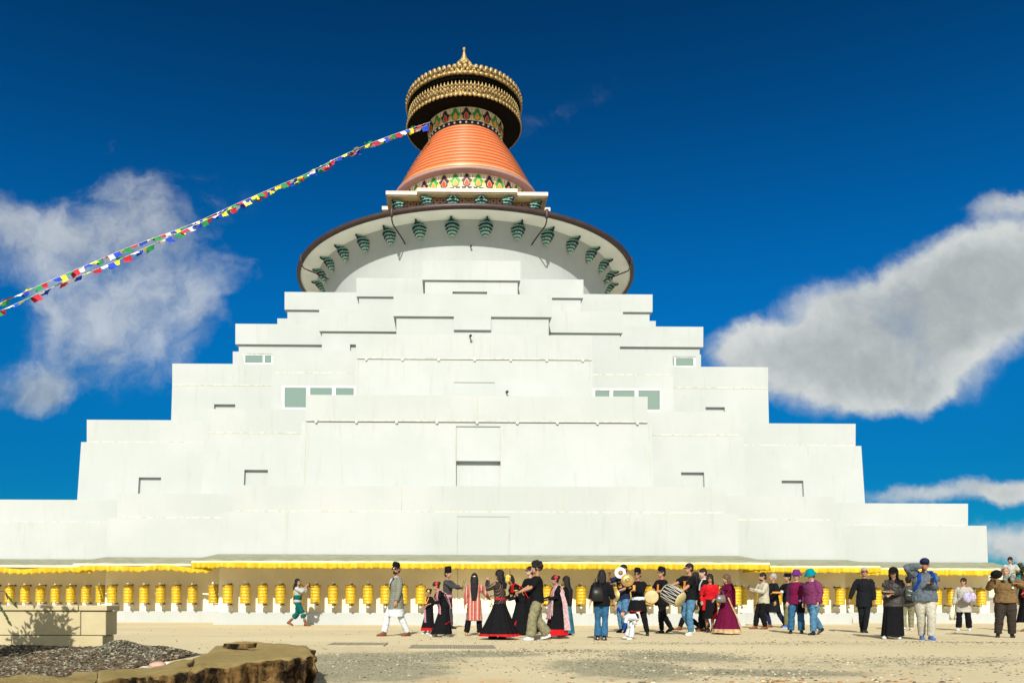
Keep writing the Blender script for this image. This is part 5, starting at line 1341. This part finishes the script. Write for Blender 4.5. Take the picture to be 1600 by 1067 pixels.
m = MB(); m.tube([V((0, 0, 0)), V((0, 0, .24))], .018, 8); m.tube([V((.06, 0, 0)), V((.06, 0, .22))], .018, 8); m.tube([V((0, 0, .24)), V((.03, 0, .32)), V((.06, 0, .22))], .005, 6)
prop('hanging_chimes', m, [STEEL], 'pair of grey metal tubes hanging right of the long black hair', 'chimes', TR(at(757, 937, 20.3)))

P = Person(781, 998, 889, -118, 'woman in black full skirt with red hem and striped blouse, hand raised to her face', hl=(.10, .30, 1.50, (.6, .2, -1)), hr=(-.28, .30, 1.12), female=True, skin='tan', fl=(.1, -.15, 0), fr=(-.1, .2, 0), head=(0, 5))
P.top(BLOUSE, 1, .04, .03, 'blouse', sw=.03); P.skirt(BLACKC, .085, .50, REDC, .08, .06, 14); band(P, .04, .11, REDC, 'red_waistband', .03); P.shoes(BLEATHER); P.hair('long', 'black', .36, 1.1)
m = MB(); m.strip([P.sh - P.F * .13 + P.S * .05, P.P + P.u * .3 - P.F * .15], P.S * .02, .01); P.raw('neck_ribbon', m, mat('gold_cord', (.6, .35, .08), .6)); fin('w7', P)

P = Person(811, 992, 897, -72, 'woman stooping in black sari with red shawl and gold headdress, behind the full-skirted woman', lean=30, head=(5, 20), fl=(.09, .1, 0), fr=(-.09, -.2, 0), hl=(.16, .40, .98), hr=(-.12, .45, 1.0), female=True, skin='brown')
P.top(BLACKC, 1, .05, .03); P.skirt([BLACKC], .07, .32, None, fl=.07); P.shoes(WHITESH); P.hair('long', 'black', .25); drape(P, REDC, 'red_shawl', 1, .0, False, .07)
P.ribbon('red_underskirt', [P.P - V((0, 0, .42)) + P.F * .22 + P.S * .17, P.P - V((0, 0, .62)) + P.F * .26 + P.S * .17, P.P - V((0, 0, .84)) + P.F * .28 + P.S * .2], [V((0, .03, 0)), V((0, .10, 0)), V((0, .17, 0))], REDC, .02)
flower(P, 1, mat('gold_ornament', (.8, .5, .1), .4), .045, .09, .05); flower(P, 1, MATS['gold_ornament'], .04, .04, .09)
P.ribbon('garland', [P.neck0 + P.S * .1, P.P + P.u * .3 + P.F * .15 + P.S * .05, P.neck0 - P.S * .1], V((0, 0, .02)), MATS['marigold'], .02); fin('w8', P)

P = Person(828, 990, 884, -58, 'woman in black with pulled-back hair and sunglasses, just behind the curly haired man', head=(-8, 0), hl=(.14, .36, 1.08), hr=(-.12, .36, 1.08), female=True, skin='fair')
P.top(BLACKC, 1, .06, .024); P.skirt(BLACKC, .06, .27, None, fl=.04); P.shoes(BLEATHER); P.hair('bun'); P.glasses(1.15); fin('w9', P)

P = Person(839, 999.5, 874, -85, 'young man with curly black hair in black t-shirt and baggy khaki trousers', fl=(.1, .16, 0), fr=(-.1, -.26, .05), hl=(.10, .42, 1.10), hr=(-.08, .42, 1.08), skin='tan', head=(0, 4))
P.top(BLACKC, 0, .10, .035, 't_shirt', sw=.03, wr=.006); P.trousers(KHAKI, .045, .03, wr=.009); P.shoes(WHITESH); P.hair('curly'); fin('m10', P)
h = P.hand_at(0); m = MB(); m.lathe([(.01, 0), (.05, .005), (.06, .03), (.055, .035), (.01, .02)], 18); prop('brass_bowl', m, [BRASS], 'small brass bowl in the hands of the curly haired young man', 'bowl', TR(h + V((-.02, 0, .03))))

P = Person(885, 992, 899, -125, 'woman in black with very long loose black hair, mostly hidden behind the pale pink shawl', head=(0, 5), female=True, skin='brown')
P.top(BLACKC, 1, .08, .03); P.skirt(cloth('teal_print', (.03, .12, .17), .4), .06, .26, None); P.shoes(BLEATHER); P.hair('long', 'black', .78, 1.1); fin('w12', P)

P = Person(869, 996.5, 898, -74, 'woman in a pale pink patterned shawl, red flower in her hair, red hem', head=(0, 20), hl=(.10, .30, 1.10), hr=(-.10, .34, 1.08), female=True, skin='brown', fl=(.09, -.16, .03), fr=(-.09, .16, 0))
P.top(BLACKC, 1, .05, .03); P.skirt(BLACKC, .08, .31, REDC, .16, .06); P.shoes(mat('sandal_tan', (.3, .15, .08), .6)); P.hair('bun'); flower(P, 1)
drape(P, PALEPINK, 'shawl', 1, .42, True, .09, REDC); P.ribbon('shawl_apron', [P.P + P.u * .16 + P.F * .19 + P.S * .03, P.P - V((0, 0, .1)) + P.F * .21 + P.S * .04, P.P - V((0, 0, .40)) + P.F * .26 + P.S * .06], P.S * .13, PALEPINK, .02)
P.ribbon('apron_hem', [P.P - V((0, 0, .40)) + P.F * .27 - P.S * .09, P.P - V((0, 0, .41)) + P.F * .275 + P.S * .2], V((0, 0, .016)), REDC, .02)
P.ribbon('shawl_fall', [P.sh + P.S * .15 - P.F * .05, P.P + P.u * .2 + P.S * .2 - P.F * .12, P.P + P.S * .24 - P.F * .16, P.P - V((0, 0, .45)) + P.S * .26 - P.F * .2, P.P - V((0, 0, .72)) + P.S * .28 - P.F * .22], [P.F * .05, P.F * .06, P.F * .07, P.F * .08, P.F * .09], PALEPINK, .02); fin('w11', P)

P = Person(940, 999.5, 889, 168, "woman seen from behind in black jumper and flared jeans, holding a child's hand", fl=(.10, -.02, 0), fr=(-.07, -.08, 0), hl=(.30, .02, None), hr=(-.36, .16, .80), female=True, skin='fair', fat=1.08, lean=4, head=(0, 14))
P.top(BLACKC, .7, .10, .035, 'jumper', sw=.035, wr=.006); P.trousers(DENIM, .014, .035, wr=.004); P.shoes(BLEATHER); P.hair('long', 'black', .24, 1.05); fin('w13', P)
m = MB(); m.loft([((0, 0, 0), (.13, 0, 0), (0, .06, 0)), ((0, 0, .18), (.125, 0, 0), (0, .055, 0)), ((0, 0, .32), (.10, 0, 0), (0, .02, 0))], 20); m.tube([(-.06, 0, .3), (-.05, 0, .48), (-.0, .03, .55), (.05, 0, .48), (.06, 0, .3)], .012, 6)
prop('shoulder_bag', m, [BLEATHER], 'slouchy black leather shoulder bag on the back of the woman in flared jeans', 'bag', TR(P.M @ V((.10, .22, .98))))

P = Person(990, 998.5, 945, -88, 'little child in white doubled over with one blue-sleeved arm held up', lean=92, head=(30, -30), scale=.55, fl=(.12, .14, 0), fr=(-.12, .28, 0), hl=(.12, .52, .16), hr=(-.06, .70, 1.42, (0, -1, -1)), skin='fair')
P.top(WHITEC, .3, .03, .035, 'shirt', sw=.03); P.top(cloth('royal_blue', (.01, .05, .26)), 1, .0, .02, 'undershirt', sw=.022); P.items[-1], P.items[-2] = P.items[-2], P.items[-1]
P.trousers(WHITEC, .045, .02, wr=.008); band(P, -.04, .06, BLACKC, 'black_waistband', .05); P.shoes(WHITESH); P.hair('pony', 'brown'); fin('c14', P)

P = Person(974, 988, 881, -48, 'man in navy t-shirt and jeans with a white cymbal before his face', hl=(.14, .36, 1.10), hr=(-.20, .34, 1.52), skin='tan')
P.top(NAVYC, 0, .08, .03, 't_shirt'); P.trousers(DENIM2, .02); P.shoes(BLEATHER); P.hair('short'); P.ribbon('orange_print', [P.P + P.u * .22 + P.F * .15, P.P + P.u * .38 + P.F * .15], P.S * .05, mat('orange_print', (.75, .28, .04), .7), .008); fin('m15', P)
def cymbal(p, r, rz, rx, label, mats, ring=False):
    m = MB(); m.lathe([(.0, .05), (r * .18, .045), (r * .32, .012), (r * .42, .003), (r * .43, .0025), (r * .98, -.012), (r, -.016), (r * .98, -.02), (r * .4, -.006), (.01, -.004)], 40, 0, True, caps=False)
    if ring: m.lathe([(.003, .056), (r * .2, .05), (r * .34, .017), (r * .44, .008)], 40, 1, True, caps=False)
    m.tube([V((0, 0, -.01)), V((0, 0, -.07))], .015, 8, 1)
    return prop('cymbal', m, mats, label, 'cymbal', TR(p) @ RZ_(rz) @ RX(rx))
cymbal(at(969.5, 894.5, P.base.y - .42), .155, 0, 82, 'bright white cymbal held in front of a face', [mat('white_cymbal', (.62, .62, .61), .4), mat('copper_boss', (.35, .18, .10), .4, .5)], True)
cymbal(at(957, 930, P.base.y - .5), .205, -38, 82, 'dull bronze cymbal low at the side, between the flared jeans and the navy t-shirt', [mat('dull_bronze', (.30, .22, .08), .45, .6), LEATHER])

P = Person(996, 992.5, 886, -22, 'man in black tunic with white sash, rounded cap and sunglasses playing a brass cymbal', fl=(.26, -.02, 0), fr=(-.12, .10, 0), hl=(-.02, .34, 1.20), hr=(-.16, .34, 1.26), skin='tan', head=(-4, 2))
P.top(BLACKC, 1, .30, .03, 'tunic', collar=REDC, flare=.07, sw=.025); P.trousers(BLACKC, .02); band(P, -.02, .09, WHITEC, 'white_sash', .042); P.shoes(BLEATHER); P.hair('short'); P.glasses(); P.hat('topi', BLACKC)
P.ribbon('red_trim', [P.P - V((0, 0, .29)) + P.F * .23 - P.S * .14, P.P - V((0, 0, .3)) + P.F * .245, P.P - V((0, 0, .29)) + P.F * .23 + P.S * .14], V((0, 0, .012)), REDC, .012)
P.ribbon('orange_print', [P.P + P.u * .27 + P.F * .168 - P.S * .07, P.P + P.u * .4 + P.F * .155 - P.S * .07], P.S * .035, MATS['orange_print'], .008); fin('m16', P)
cymbal(at(980.5, 906, P.base.y - .38), .158, -6, 84, 'brass cymbal with red grip in front of the man with the white sash', [BRASS, REDC], False)

P = Person(1034, 989, 884, -74, 'man in black t-shirt with red collar, dark cap and glasses, beating a flat round drum', fl=(.1, .06, 0), fr=(-.1, -.34, .07), hl=(.14, .34, 1.13), hr=(-.1, .38, 1.1), skin='tan', fat=1.1)
P.top(BLACKC, .0, .20, .032, 't_shirt', collar=REDC, flare=.02, sw=.03); P.trousers(BLACKC, .02); P.shoes(BLEATHER); P.hair('short'); P.glasses(.85); P.hat('topi', BLACKC)
P.ribbon('red_trim', [P.P - V((0, 0, .19)) + P.F * .19 + P.S * .05, P.P - V((0, 0, .19)) + P.S * .215, P.P - V((0, 0, .18)) - P.F * .17 + P.S * .05], V((0, 0, .012)), REDC, .012)
P.ribbon('orange_print', [P.P + P.u * .2 + P.F * .17 + P.S * .07, P.P + P.u * .38 + P.F * .165 + P.S * .07], P.S * .04, MATS['orange_print'], .008); fin('m17', P)
m = MB(); m.lathe([(.165, -.05), (.19, -.05), (.195, 0), (.19, .05), (.165, .053)], 40, 0, True, caps=False); m2 = MB(); m2.lathe([(.001, .0545), (.17, .0545), (.188, .045)], 40, caps=False); m3 = MB(); m3.lathe([(.188, -.045), (.17, -.0545), (.001, -.0545)], 40, caps=False)
thing_of('round_drum', [('frame', m, LEATHER), ('drumhead', m2, DRUMSKIN), ('drumhead', m3, DRUMSKIN)], 'flat round drum with tan skin, played by the man with the red collar', 'drum', TR(at(1018, 932, P.base.y - .36)) @ RZ_(-12) @ RX(88))

P = Person(1086, 984, 893, -80, 'person in black with long dark hair walking half hidden behind the big-drum player', fl=(.09, .50, 0), fr=(-.09, -.2, .02), skin='tan', hipdrop=.02)
P.top(BLACKC, 1, .1, .03); P.trousers(BLACKC, .02); P.shoes(LEATHER); P.hair('long', 'black', .2); fin('m19b', P)

P = Person(1077, 992, 879, -70, 'man in black t-shirt, light jeans and sunglasses playing a large laced barrel drum', fl=(.1, .02, 0), fr=(-.1, -.16, .06), hl=(.10, .38, 1.04), hr=(-.16, .50, 1.20), skin='tan', fat=1.12, head=(-5, 3))
P.top(BLACKC, 0, .08, .032, 't_shirt', sw=.03); P.trousers(DENIM2, .022, .01); P.shoes(mat('pale_trainer', (.5, .5, .4), .6), WHITESH); P.hair('short'); P.glasses(.95)
P.ribbon('drum_strap', [P.P + P.u * .12 + P.F * .16 + P.S * .1, P.P + P.u * .36 + P.F * .16 + P.S * .11, P.sh + P.u * .075 + P.S * .10, P.P + P.u * .36 - P.F * .16 + P.S * .04], P.S * .022, LEATHER, .012)
P.ribbon('orange_print', [P.P + P.u * .2 + P.F * .168 + P.S * .02, P.P + P.u * .38 + P.F * .162 + P.S * .02], P.S * .04, MATS['orange_print'], .008); fin('m18', P)
m = MB(); m.lathe([(.17, 0), (.195, .01), (.20, .06), (.215, .25), (.20, .44), (.19, .5), (.165, .51)], 36, 0, True)
h1 = MB(); h1.lathe([(.002, -.006), (.185, -.004), (.20, .012), (.195, .03)], 36, 0, True, caps=False); h2 = MB(); h2.lathe([(.19, .48), (.195, .5), (.18, .516), (.002, .517)], 36, 0, True, caps=False)
lc = MB()
for i in range(14):
    a = 2 * PI * i / 14; b = 2 * PI * (i + .5) / 14; e = 2 * PI * (i + 1) / 14
    q = lambda r, an, z: V((r * math.cos(an), r * math.sin(an), z))
    lc.tube([q(.205, a, .03), q(.222, (a + b) / 2, .25), q(.2, b, .47)], .008, 5); lc.tube([q(.2, b, .47), q(.222, (b + e) / 2, .25), q(.205, e, .03)], .008, 5)
dp = at(1064, 937, P.base.y - .50); fp = at(1043, 925, P.base.y - .22); ax = (fp - dp).normalized()
thing_of('barrel_drum', [('shell', m, BLEATHER), ('drumhead', h1, DRUMSKIN), ('drumhead', h2, DRUMSKIN), ('lacing', lc, mat('white_rope', (.50, .48, .42), .8))], 'large barrel drum laced with white rope, slung from the man in light jeans', 'drum', TR(dp) @ ax.to_track_quat('Z', 'Y').to_matrix().to_4x4())

P = Person(1100, 986, 887, -78, 'dark haired man in black suit and white shirt beside the woman in red', fl=(.09, .12, 0), fr=(-.09, -.16, 0), head=(0, 14), skin='fair')
P.top(SUITC, 1, .2, .035, 'suit_jacket', collar=WHITEC); P.trousers(SUITC, .03, .02); P.shoes(LEATHER); P.hair('short')
P.ribbon('shirt_front', [P.P + P.u * .2 + P.F * .165 + P.S * .03, P.P + P.u * .36 + P.F * .165 + P.S * .06, P.P + P.u * .49 + P.F * .1 + P.S * .07], P.S * .028, WHITEC, .01); fin('m19', P)

P = Person(1109, 987.5, 895.5, -22, 'woman in bright red top and black skirt with long black hair and sunglasses', fl=(.08, .05, 0), fr=(-.08, -.08, 0), hl=(.28, .05, None), hr=(-.22, .15, .95), female=True, skin='brown', fat=1.08)
P.top(REDC, 1, .0, .026, 'red_top', sw=.03); P.skirt(BLACKC, .42, .22, None, fl=.02); P.shoes(mat('dark_sandal', (.08, .04, .04), .5)); P.hair('long', 'black', .42, 1.12); P.glasses(1.05)
P.ribbon('necklace', [P.neck0 + P.S * .06 + P.F * .09, P.P + P.u * .3 + P.F * .155, P.neck0 - P.S * .06 + P.F * .09], V((0, 0, .008)), BRASS, .01)
P.ribbon('red_scarf', [P.P + P.S * .2 + P.F * .05 + P.u * .05, P.P + P.S * .21 + P.F * .12 - V((0, 0, .3)), P.P + P.S * .12 + P.F * .19 - V((0, 0, .55))], [P.F * .05, P.F * .06 + P.S * .02, P.S * .07], REDC, .015)
P.ribbon('right_scarf_end', [P.P - P.S * .15 + P.F * .14 + P.u * .03, P.P - P.S * .17 + P.F * .16 - V((0, 0, .28))], P.S * .04, REDC, .015); P.items[-1] = ('scarf_end',) + P.items[-1][1:]; fin('w20', P)

P = Person(1135, 990.5, 896, -72, 'woman in maroon sari with gold border and long brown hair', fl=(.09, -.12, 0), fr=(-.09, .12, 0), hl=(.12, .34, 1.06), hr=(-.1, .34, 1.04), female=True, skin='tan', fat=1.06)
P.top(MAROON, 1, .05, .03, 'blouse'); P.skirt(MAROON, .045, .44, GOLDC, .11, .05, 12); P.shoes(mat('dark_sandal', (.08, .04, .04), .5)); P.hair('long', 'brown', .34, 1.12)
drape(P, MAROON, 'sari_end', 1, .3, False, .10)
P.ribbon('gold_border', [P.P + P.u * .2 + P.F * .12 + P.S * .19, P.P - V((0, 0, .1)) + P.F * .02 + P.S * .26, P.P - V((0, 0, .4)) - P.F * .10 + P.S * .33, P.P - V((0, 0, .75)) - P.F * .24 + P.S * .38], P.F * .022, GOLDC, .015); fin('w21', P)
m = MB(); m.loft([((0, 0, 0), (.13, 0, 0), (0, .06, 0)), ((0, 0, .1), (.13, 0, 0), (0, .055, 0)), ((0, 0, .2), (.09, 0, 0), (0, .03, 0))], 20); hd = MB(); hd.tube([(-.06, 0, .18), (-.05, 0, .28), (0, 0, .32), (.05, 0, .28), (.06, 0, .18)], .009, 6)
thing_of('handbag', [('bag_body', m, mat('pewter_leather', (.16, .145, .13), .35, .3)), ('handle', hd, MATS['pewter_leather'])], 'pewter grey handbag carried by the woman in the maroon sari', 'bag', TR(at(1126.5, 941, P.base.y - .28)))

P = Person(1208, 980, 895, -84, 'pale haired man in long black coat close behind the man in the cream shirt', fl=(.09, -.36, .03), fr=(-.09, .05, .0), hl=(.24, .05, None), skin='tan')
P.top(SUITC, 1, .42, .04, 'coat', flare=.06, sw=.03); P.trousers(NAVYC, .02); P.shoes(LEATHER); P.hair('short', 'grey'); fin('m22b', P)
P = Person(1193, 982.5, 894, -84, 'bearded man in a loose cream shirt walking left and looking at his phone', fl=(.09, -.02, 0), fr=(-.09, .22, 0), hl=(.08, .36, 1.22), hr=(-.1, .40, 1.24), head=(0, 12), skin='tan')
P.top(CREAMC, 1, .14, .04, 'shirt', sw=.032, wr=.008); P.trousers(BLACKC, .03); P.shoes(LEATHER); P.hair('short'); P.beard(); fin('m22', P); phone(P.M @ V((0, -.50, 1.30)), -84, 'phone in the hand of the bearded man in the cream shirt', -.5)

P = Person(1231, 980.5, 895, -78, 'man in flat-topped black hat and olive trousers, behind the woman in the purple bucket hat', fl=(.09, .12, 0), fr=(-.09, -.2, .03), hl=(.12, .46, 1.16), hr=(-.1, .46, 1.16), skin='brown')
P.top(BLACKC, 1, .12, .035, 'jacket'); P.trousers(OLIVE, .03); P.shoes(mat('blue_trainer', (.05, .12, .4), .6), WHITESH); P.hair('short'); P.hat('boxy', BLACKC); fin('m23', P)
h = P.hand_at(0); m = MB(); m.tube([V((-.12, 0, 0)), V((.12, 0, 0))], .03, 10); m.ball((.15, -.02, .02), .055, 10, 8, 1); m.tube([V((-.16, 0, -.05)), V((.1, 0, -.05))], .022, 8, 2)
prop('garland_bundle', m, [mat('orange_cloth', (.8, .28, .03), .7), WHITEC, BLACKC], 'orange and black bundle carried by the man in the flat-topped hat', 'bundle', TR(h + V((.03, -.03, .02))))

P = Person(1244, 989.5, 889, -24, 'woman in purple bucket hat, maroon padded vest and jeans', fl=(.14, -.02, 0), fr=(-.14, .06, 0), hl=(.27, .04, None), hr=(-.24, .12, None), female=True, skin='fair', fat=1.18)
P.top(cloth('dark_sleeve', (.03, .015, .035)), 1, .1, .02, 'undershirt'); P.top(cloth('wine', (.12, .008, .04)), 0, .12, .05, 'vest', sw=.0, wr=.006); P.trousers(DENIM, .03, .02); P.shoes(BLEATHER); P.hair('short', 'brown'); P.glasses(); P.hat('bucket', cloth('purple', (.12, .02, .16)))
P.ribbon('dark_coat_tail', [P.P + P.F * .16 + P.S * .12, P.P - V((0, 0, .18)) + P.F * .17 + P.S * .12, P.P - V((0, 0, .36)) + P.F * .15 + P.S * .12], P.S * .11, BLACKC, .02)
m = MB(); q = P.P - V((0, 0, .02)) + P.F * .22 + P.S * .1; m.ball(q, .035, 10, 8); P.raw('badge', m, mat('pale_blue_badge', (.5, .55, .8), .5)); fin('w24', P)

P = Person(1270, 991.5, 887.5, -70, 'woman in teal bucket hat, plum hooded top and blue jeans, looking down', fl=(.10, .08, 0), fr=(-.10, -.38, .09), hl=(.24, .06, .90), female=True, skin='fair', fat=1.28, head=(0, 16), lean=5)
P.top(PLUM, 1, .10, .05, 'hooded_top', sw=.04, wr=.007, hood=True, collar=cloth('blue_scarf', (.03, .12, .4))); P.trousers(DENIM2, .03, .01, wr=.007); P.shoes(BLEATHER); P.hair('short', 'brown'); P.hat('bucket', cloth('teal', (.0, .18, .21))); fin('w25', P)

P = Person(1350, 988.5, 885.5, -18, 'grey haired man in black suit and sunglasses walking alone toward the camera', fl=(.01, .08, 0), fr=(-.03, -.16, .03), hl=(.23, .10, None), hr=(-.38, .06, .86), skin='tan')
P.top(SUITC, 1, .26, .032, 'suit_jacket', collar=BLACKC, sw=.025); P.trousers(SUITC, .014); P.shoes(BLEATHER, WHITESH); P.hair('short', 'grey', vol=.95); P.glasses(); fin('m26', P)

P = Person(1396, 997.5, 885, -38, 'woman in black cap, padded black jacket and wide black trousers, holding a plate', fl=(.13, .0, 0), fr=(-.15, .12, 0), hl=(.04, .34, 1.12), hr=(-.08, .36, 1.10), female=True, skin='tan', fat=1.14, head=(-6, 20))
P.top(mat('quilted_black', (.035, .03, .028), .5, var=.3, vs=9, bump=.8, bs=18), 1, .16, .045, 'padded_jacket', sw=.035, wr=.009); P.skirt(BLACKC, .07, .235, None, .07, .10, 8, name='wide_trousers'); P.shoes(WHITESH); P.hair('long', 'black', .2); P.hat('cap', BLACKC); P.glasses(1.1)
m = MB(); m.ell(P.hc - P.hf * .05 + P.hu * .0, (P.hs * .105, P.hf * .09, P.hu * .125)); m.ell(P.neck0 - P.F * .05, (P.S * .13, P.F * .1, V((0, 0, .09)))); P.items.append(('hood', m, [BLACKC], 'rm', dict(voxel=.012, smooth=2))); fin('w27', P)
m = MB(); m.lathe([(.01, 0), (.08, 0), (.11, .02), (.115, .022), (.08, .006), (.01, .005)], 24); m.ball((-.03, .01, .03), .035, 8, 6, 1); m.ball((.03, -.01, .03), .035, 8, 6, 1); m.box(-.16, -.09, -.03, .03, .02, .03, 2)
prop('food_tray', m, [mat('paper_plate', (.55, .53, .47), .7), LEATHER, WHITESH], 'small paper plate of food held by the woman in the black cap and hood', 'plate', TR(P.M @ V((-.02, -.43, 1.14))))

P = Person(1419, 984.5, 899, 165, 'boy seen from behind in khaki trousers with a dark backpack, beside the puffer-jacket man', fl=(.12, 0, 0), fr=(-.14, .2, 0), skin='tan')
P.top(CHAR, 1, .14, .035, 'top'); P.trousers(KHAKI, .03); P.shoes(WHITESH); P.hair('short', vol=1.05); fin('b29', P)
m = MB(); m.loft([((0, 0, 0), (.15, 0, 0), (0, .09, 0)), ((0, -.02, .15), (.16, 0, 0), (0, .11, 0)), ((0, 0, .36), (.14, 0, 0), (0, .07, 0)), ((0, 0, .44), (.08, 0, 0), (0, .03, 0))], 20)
m.strip([(-.14, -.1, .16), (0, -.14, .13), (.14, -.1, .16)], V((0, 0, .012)), .012, 1); m.strip([(-.12, -.09, .3), (0, -.12, .26), (.12, -.09, .3)], V((0, 0, .018)), .012, 1)
prop('backpack', m, [mat('dark_camo', (.04, .045, .035), .8, var=.5, vs=14), mat('grey_webbing', (.25, .27, .25), .7)], 'dark camouflage backpack with grey straps on the boy in khaki trousers', 'backpack', TR(P.M @ V((0, .22, .98))) )

P = Person(1444, 999.5, 871, -14, 'tall man in slate puffer jacket and stone trousers shading his eyes with one hand', fl=(.10, .10, 0), fr=(.0, -.16, 0), hl=(.02, .30, 1.22), hr=(-.12, .20, 1.60, (-1, .1, .1)), skin='brown', fat=1.22, head=(-6, 2))
P.top(PUFF, 1, .10, .055, 'puffer_jacket', sw=.045, wr=.014, collar=NAVYC); P.trousers(STONEC, .03, .0, wr=.006); P.shoes(mat('blue_trainer', (.05, .12, .4), .6), WHITESH); P.hair('short'); P.glasses(1.05); P.hat('cap', NAVYC)
BL_ = cloth('cobalt', (.006, .035, .22))
for sg in (1, -1): P.ribbon('backpack_strap', [P.P + P.u * .14 + P.F * .10 + P.S * sg * .22, P.P + P.u * .34 + P.F * .19 + P.S * sg * .145, P.sh + P.u * .03 + P.F * .11 + P.S * sg * .135, P.sh + P.u * .09 - P.F * .03 + P.S * sg * .13], P.S * .03, BL_, .02)
fin('m28', P); phone(P.M @ V((.03, -.40, 1.27)), -14, 'black phone held at chest height by the man in the puffer jacket', .3)
m = MB(); m.loft([((0, 0, 0), (.16, 0, 0), (0, .10, 0)), ((0, .02, .2), (.17, 0, 0), (0, .12, 0)), ((0, 0, .46), (.14, 0, 0), (0, .08, 0))], 20, round_ends=True)
prop('backpack', m, [BL_], 'cobalt blue backpack on the back of the man in the puffer jacket', 'backpack', TR(P.M @ V((.09, .25, .98))) @ RZ_(-14))

P = Person(1505, 984.5, 902, -38, 'woman in beige quilted coat and black trousers with pinned-up hair and sunglasses', fl=(.17, -.05, 0), fr=(-.12, .08, 0), hl=(.22, .22, 1.02), hr=(-.27, .06, .88), female=True, skin='tan', fat=1.1, head=(-14, -6))
P.top(BEIGE, 1, .34, .045, 'quilted_coat', sw=.035, wr=.009, flare=.02, collar=BEIGE); P.trousers(BLACKC, .03, .02); P.shoes(WHITESH); P.hair('bun', vol=1.05); P.glasses(1.05); fin('w30', P)
m = MB(); m.ell((0, 0, 0), (V((.15, 0, 0)), V((0, .09, 0)), V((0, 0, .17)))); m.ell((.17, .03, .0), (V((.1, 0, 0)), V((0, .08, 0)), V((0, 0, .15))))
m.v = [v + v.normalized() * .025 * noise.noise(v * 14) for v in m.v]; prop('floral_bag', m, [FLORAL], 'pale blue floral cloth bag under the arm of the woman in the beige coat', 'bag', TR(at(1512, 933, P.base.y - .36)))
m = MB(); m.loft([((0, 0, 0), (.09, 0, 0), (0, .035, 0)), ((0, 0, .24), (.10, 0, 0), (0, .03, 0))], 4); m.tube([(-.05, 0, .24), (-.04, 0, .33), (.04, 0, .33), (.05, 0, .24)], .005, 5)
prop('paper_bag', m, [mat('manila_paper', (.55, .48, .32), .8)], 'small manila paper bag carried low by the woman in the beige coat', 'bag', TR(at(1488, 968, P.base.y - .1)))

P = Person(1571, 995.5, 886, -30, 'heavy man in brown jacket and dark trousers carrying a child on his shoulders', fl=(.14, -.02, 0), fr=(-.16, .0, 0), hl=(.24, .16, 1.36, (.8, .2, -.4)), hr=(-.30, .34, 1.46, (-.6, .2, -1)), skin='tan', fat=1.3, head=(-8, 6))
P.top(BROWNJ, 1, .08, .05, 'jacket', sw=.045, wr=.01, collar=BROWNJ); P.trousers(DKBRN, .04, .0); P.shoes(BLEATHER); P.hair('short', 'black', vol=.9)
fin('m31', P)
m = MB(); m.ell((0, 0, 0), (V((.13, 0, 0)), V((0, .11, 0)), V((0, 0, .11)))); m.loft([((-.10, -.05, -.04), (0, .08, 0), (.0, 0, .012)), ((-.2, -.07, -.09), (0, .06, 0), (0, 0, .008))], 12); m.v = [v * (1 + .08 * noise.noise(v * 12)) for v in m.v]
prop('black_cap', m, [BLACKC], 'rounded black cap held up beside the head of the man in the brown jacket', 'cap', TR(P.hand_at(1, .1) + V((.03, -.05, .06))))
sh = P.M @ (P.sh + P.S * .10 + P.u * .10 - P.F * .05)
P2_ = Person(1577, 900, 866, -42, 'small child in grey t-shirt riding on the shoulders of the man in the brown jacket', loc=V((sh.x, sh.y, sh.z - .50 * .56)), scale=.58, seat=.50, fl=(.12, .26, .02), fr=(-.12, .26, .02), hl=(.22, .22, .78), hr=(-.22, .24, .84), skin='tan', head=(-10, 8))
P2_.top(GREYC, .0, .04, .025, 't_shirt', sw=.03); P2_.trousers(cloth('grey_green', (.15, .19, .16)), .03, 0, .4); P2_.shoes(WHITESH); P2_.hair('short', 'black', vol=1.08); fin('c32', P2_)

P = Person(1606, 986, 886, -88, 'person in black at the extreme right edge of the photo, cut off by the frame', fl=(.09, .1, 0), fr=(-.09, -.12, 0), skin='tan', fat=1.1, hl=(.2, .2, 1.1))
P.top(BLACKC, 1, .15, .04); P.skirt(BLACKC, .25, .27, None); P.shoes(LEATHER); P.hair('long', 'black', .25, 1.15); P.ribbon('red_scarf', [P.P + P.u * .3 + P.F * .17 + P.S * .1, P.P + P.F * .2 + P.S * .1], P.S * .06, REDC, .02); fin('p33', P)
